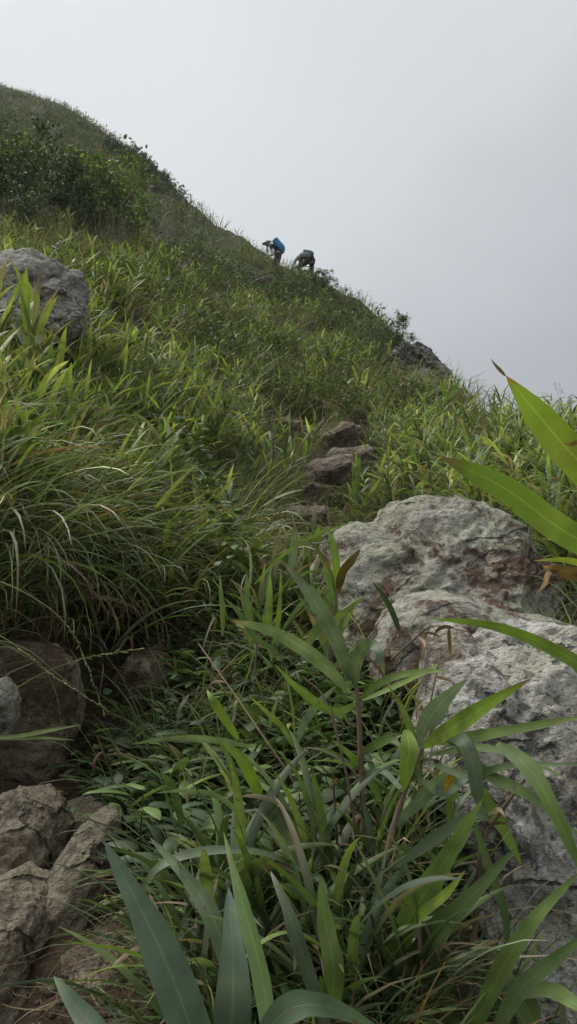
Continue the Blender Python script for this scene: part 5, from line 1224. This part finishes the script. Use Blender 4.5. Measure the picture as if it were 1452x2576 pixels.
def hiker(label, J, shirt, sleeve, trouser):
    org = J['pelvis'] * 1.0; org[2] = min(J['foot1'][2], J['foot2'][2])
    root = empty('person', org); tag(root, label, 'person')
    ch = [[(J['pelvis'], .125), (J['waist'], .115), (J['chest'], .145), (J['neckbase'], .07), (J['neck'], .055)]]
    for k in '12':
        kn, an, ft = J['knee' + k], J['ankle' + k], J['foot' + k]
        ch.append([(J['pelvis'], .125), (J['hip' + k], .088), (lerp(J['hip' + k], kn, .5), .075), (kn, .055), (lerp(kn, an, .35), .053), (an, .036), (ft, .036)])
        sh, el, wr = J['shoulder' + k], J['elbow' + k], J['wrist' + k]
        ch.append([(J['chest'], .145), (sh, .058), (lerp(sh, el, .5), .044), (el, .038), (lerp(el, wr, .4), .036), (wr, .024)])
        ch += hand_chains(wr, wr - el, YA * (1 if k == '1' else -1), 1.0)
    skinned('body', ch, M_SKIN, root, org)
    ch = [[(J['pelvis'], .15), (lerp(J['pelvis'], J['waist'], .5), .145)]]
    for k in '12':
        kn, an = J['knee' + k], J['ankle' + k]
        ch.append([(J['pelvis'], .15), (J['hip' + k], .108), (lerp(J['hip' + k], kn, .5), .095), (kn, .076), (lerp(kn, an, .4), .072), (lerp(kn, an, .95), .062)])
    skinned('trousers', ch, trouser, root, org)
    ch = [[(lerp(J['pelvis'], J['waist'], .4), .15), (J['waist'], .145), (J['chest'], .17), (J['neckbase'], .085)]]
    for k in '12':
        sh, el, wr = J['shoulder' + k], J['elbow' + k], J['wrist' + k]
        ch.append([(J['chest'], .17), (sh, .078), (lerp(sh, el, .5), .062)])
    skinned('shirt', ch, shirt, root, org)
    for k in '12':
        sh, el, wr = J['shoulder' + k], J['elbow' + k], J['wrist' + k]
        skinned('sleeve', [[(lerp(sh, el, .45), .060), (el, .052), (lerp(el, wr, .5), .048), (lerp(el, wr, .92), .036)]], sleeve, root, org)
        an, ft = J['ankle' + k], J['foot' + k]
        skinned('shoe', [[(an - [0, 0, .02], .052), (lerp(an, ft, .5) - [0, 0, .03], .048), (ft + (ft - an) * .25, .036)]], M_BLACK, root, org)
    return root, org
def leg(J, k, hip, knee, d, dx=0.0, toe=-.18):
    J['hip' + k] = hip; J['knee' + k] = knee
    x, y = knee[0] + .06 + dx, d; z = H(np.array([x]), np.array([y]))[0]
    J['ankle' + k] = np.array([x, y, max(z + .09, knee[2] - .46)]); J['foot' + k] = J['ankle' + k] + np.array([toe, 0, -.05])
# first hiker: stooped, facing up the slope to the left
D1 = 26.0
g1 = lambda u, v, dd=0.: W(u, v, D1 + dd)
J = {'pelvis': g1(700.5, 643), 'waist': g1(697, 632), 'chest': g1(690, 622), 'neckbase': g1(683, 616.5), 'neck': g1(680, 616)}
for k, s_ in (('1', -.17), ('2', .17)):
    J['shoulder' + k] = g1(685, 619, s_); J['elbow' + k] = g1(688 - (3 if k == '2' else 0), 636, s_ * 1.15); J['wrist' + k] = g1(677.5, 644, s_ * .9)
leg(J, '1', g1(700, 645, -.09), g1(689, 664, -.11), g1(0, 0)[1] * 0 + J['pelvis'][1] - .08)
leg(J, '2', g1(701, 645, .09), g1(697, 668, .10), J['pelvis'][1] + .12, dx=.05)
root, org = hiker('stooping hiker in a white cap with a bright blue backpack on the skyline', J, M_NAVY, M_WHITE, M_BLACK)
hc = g1(674.5, 612.5); fdir = np.array([-.88, 0, -.30]); s_, f_, u_, patch = head_on(root, org, J['neck'], hc, fdir, np.array([-.3, 0, .95]), M_GREYC)
patch('cap', lambda q: q[2] > .25, 1.10, M_WHITE)
bl = blobmesh('cap_peak', hc + f_ * .13 + u_ * .035, (s_, f_, u_), (.07, .06, .012), M_BLACK, root, org, 2.5, 3, 3, 0)
blobmesh('neck_cover', hc - f_ * .045 - u_ * .05, (s_, f_, u_), (.078, .06, .09), M_WHITE, root, org, 2.5, 4, 3, .05)
sp_ = J['neckbase'] - J['pelvis']; sp_ = sp_ / np.linalg.norm(sp_); bk = np.array([sp_[2], 0, -sp_[0]]); 
pc = lerp(J['pelvis'], J['neckbase'], .58) + bk * .20
def pack(name, label, pc, sp_, bk, mat, size, strapmat):
    r = empty(name, pc); tag(r, label, 'backpack'); ax = (YA, bk, sp_)
    blobmesh('pack_body', pc, ax, size, mat, r, pc, 3.2, 7, 4, .05)
    blobmesh('front_pocket', pc + bk * size[1] * .85 - sp_ * size[2] * .25, ax, (size[0] * .7, size[1] * .35, size[2] * .5), mat, r, pc, 3, 8, 3, .05)
    blobmesh('top_lid', pc + sp_ * size[2] * .92, ax, (size[0] * .9, size[1] * .9, size[2] * .16), mat, r, pc, 3, 9, 3, .04)
    for sg in (-1, 1):
        a_ = Acc(); s0 = pc + YA * sg * .10 + sp_ * size[2] * .8 - bk * size[1] * .7
        tube(a_, [s0, s0 - bk * .16 + sp_ * .06, s0 - bk * .33 - sp_ * .05, s0 - bk * .32 - sp_ * .25, pc + YA * sg * .13 - sp_ * size[2] * .6 - bk * size[1] * .6], .016, .014, (.02, .025, .03), 16, 6)
        a_.build('shoulder_strap', M_STEM, r, origin=pc)
    return r
pack('backpack', 'bright blue backpack worn by the hiker in the white cap', pc, sp_, bk, M_BLUE, (.16, .12, .24), M_BLACK)
# second hiker: bent right over, one arm reaching down to the slope
D2 = 25.0
g2 = lambda u, v, dd=0.: W(u, v, D2 + dd)
J = {'pelvis': g2(784, 651), 'waist': g2(776, 644), 'chest': g2(765, 641), 'neckbase': g2(757, 644), 'neck': g2(754.5, 646, .03)}
J['shoulder1'] = g2(759, 642, -.17); J['elbow1'] = g2(746, 652, -.2); J['wrist1'] = g2(737.5, 666, -.2)
J['shoulder2'] = g2(760, 643, .17); J['elbow2'] = g2(756, 658, .2); J['wrist2'] = g2(750, 672, .2)
leg(J, '1', g2(781, 653, -.09), g2(751, 672, -.12), J['pelvis'][1] - .1, dx=.02)
leg(J, '2', g2(785, 654, .09), g2(784, 672, .10), J['pelvis'][1] + .1, dx=-.06)
root, org = hiker('hiker bent double with one arm reaching down, dark trousers and grey top', J, M_GREYC, M_GREYC, M_BLACK)
hc = g2(755.5, 650, .06); head_on(root, org, J['neck'], hc, np.array([-.5, 0, -.85]), np.array([-.85, 0, .4]), M_HAIR)
sp_ = J['neckbase'] - J['pelvis']; sp_ = sp_ / np.linalg.norm(sp_); bk = np.array([sp_[2], 0, -sp_[0]]); bk = bk if bk[2] > 0 else -bk
pack('backpack', 'small grey green backpack on the back of the hiker bent double', lerp(J['pelvis'], J['neckbase'], .38) + bk * .15, sp_, bk, M_GREEN, (.15, .07, .17), M_BLACK)

# ---------------------------------------------------------------- thin mist over the upper slope
def build_haze():
    zs = HT[:, GR < 262]; lo, hi = float(zs.min()) - 40, float(zs.max()) + 12
    bm = bmesh.new(); bmesh.ops.create_cube(bm, size=1.0)
    for v in bm.verts: v.co = Vector((v.co.x * 530, v.co.y * 530, lo + (v.co.z + .5) * (hi - lo)))
    me = bpy.data.meshes.new('haze'); bm.to_mesh(me); bm.free()
    m, nt, out = new_mat('haze'); p = N(nt, 'ShaderNodeVolumePrincipled'); p.inputs['Color'].default_value = (.95, .97, 1, 1); p.inputs['Density'].default_value = .0006; p.inputs['Anisotropy'].default_value = .1
    nt.links.new(p.outputs[0], out.inputs['Volume']); me.materials.append(m)
    o = bpy.data.objects.new('haze', me); COL.objects.link(o); tag(o, kind='stuff')
build_haze()

for o in [o for o in COL.objects if o.parent is None and o.type == 'EMPTY' and not o.get('category')]:
    for c in list(o.children): bpy.data.objects.remove(c)
    bpy.data.objects.remove(o)
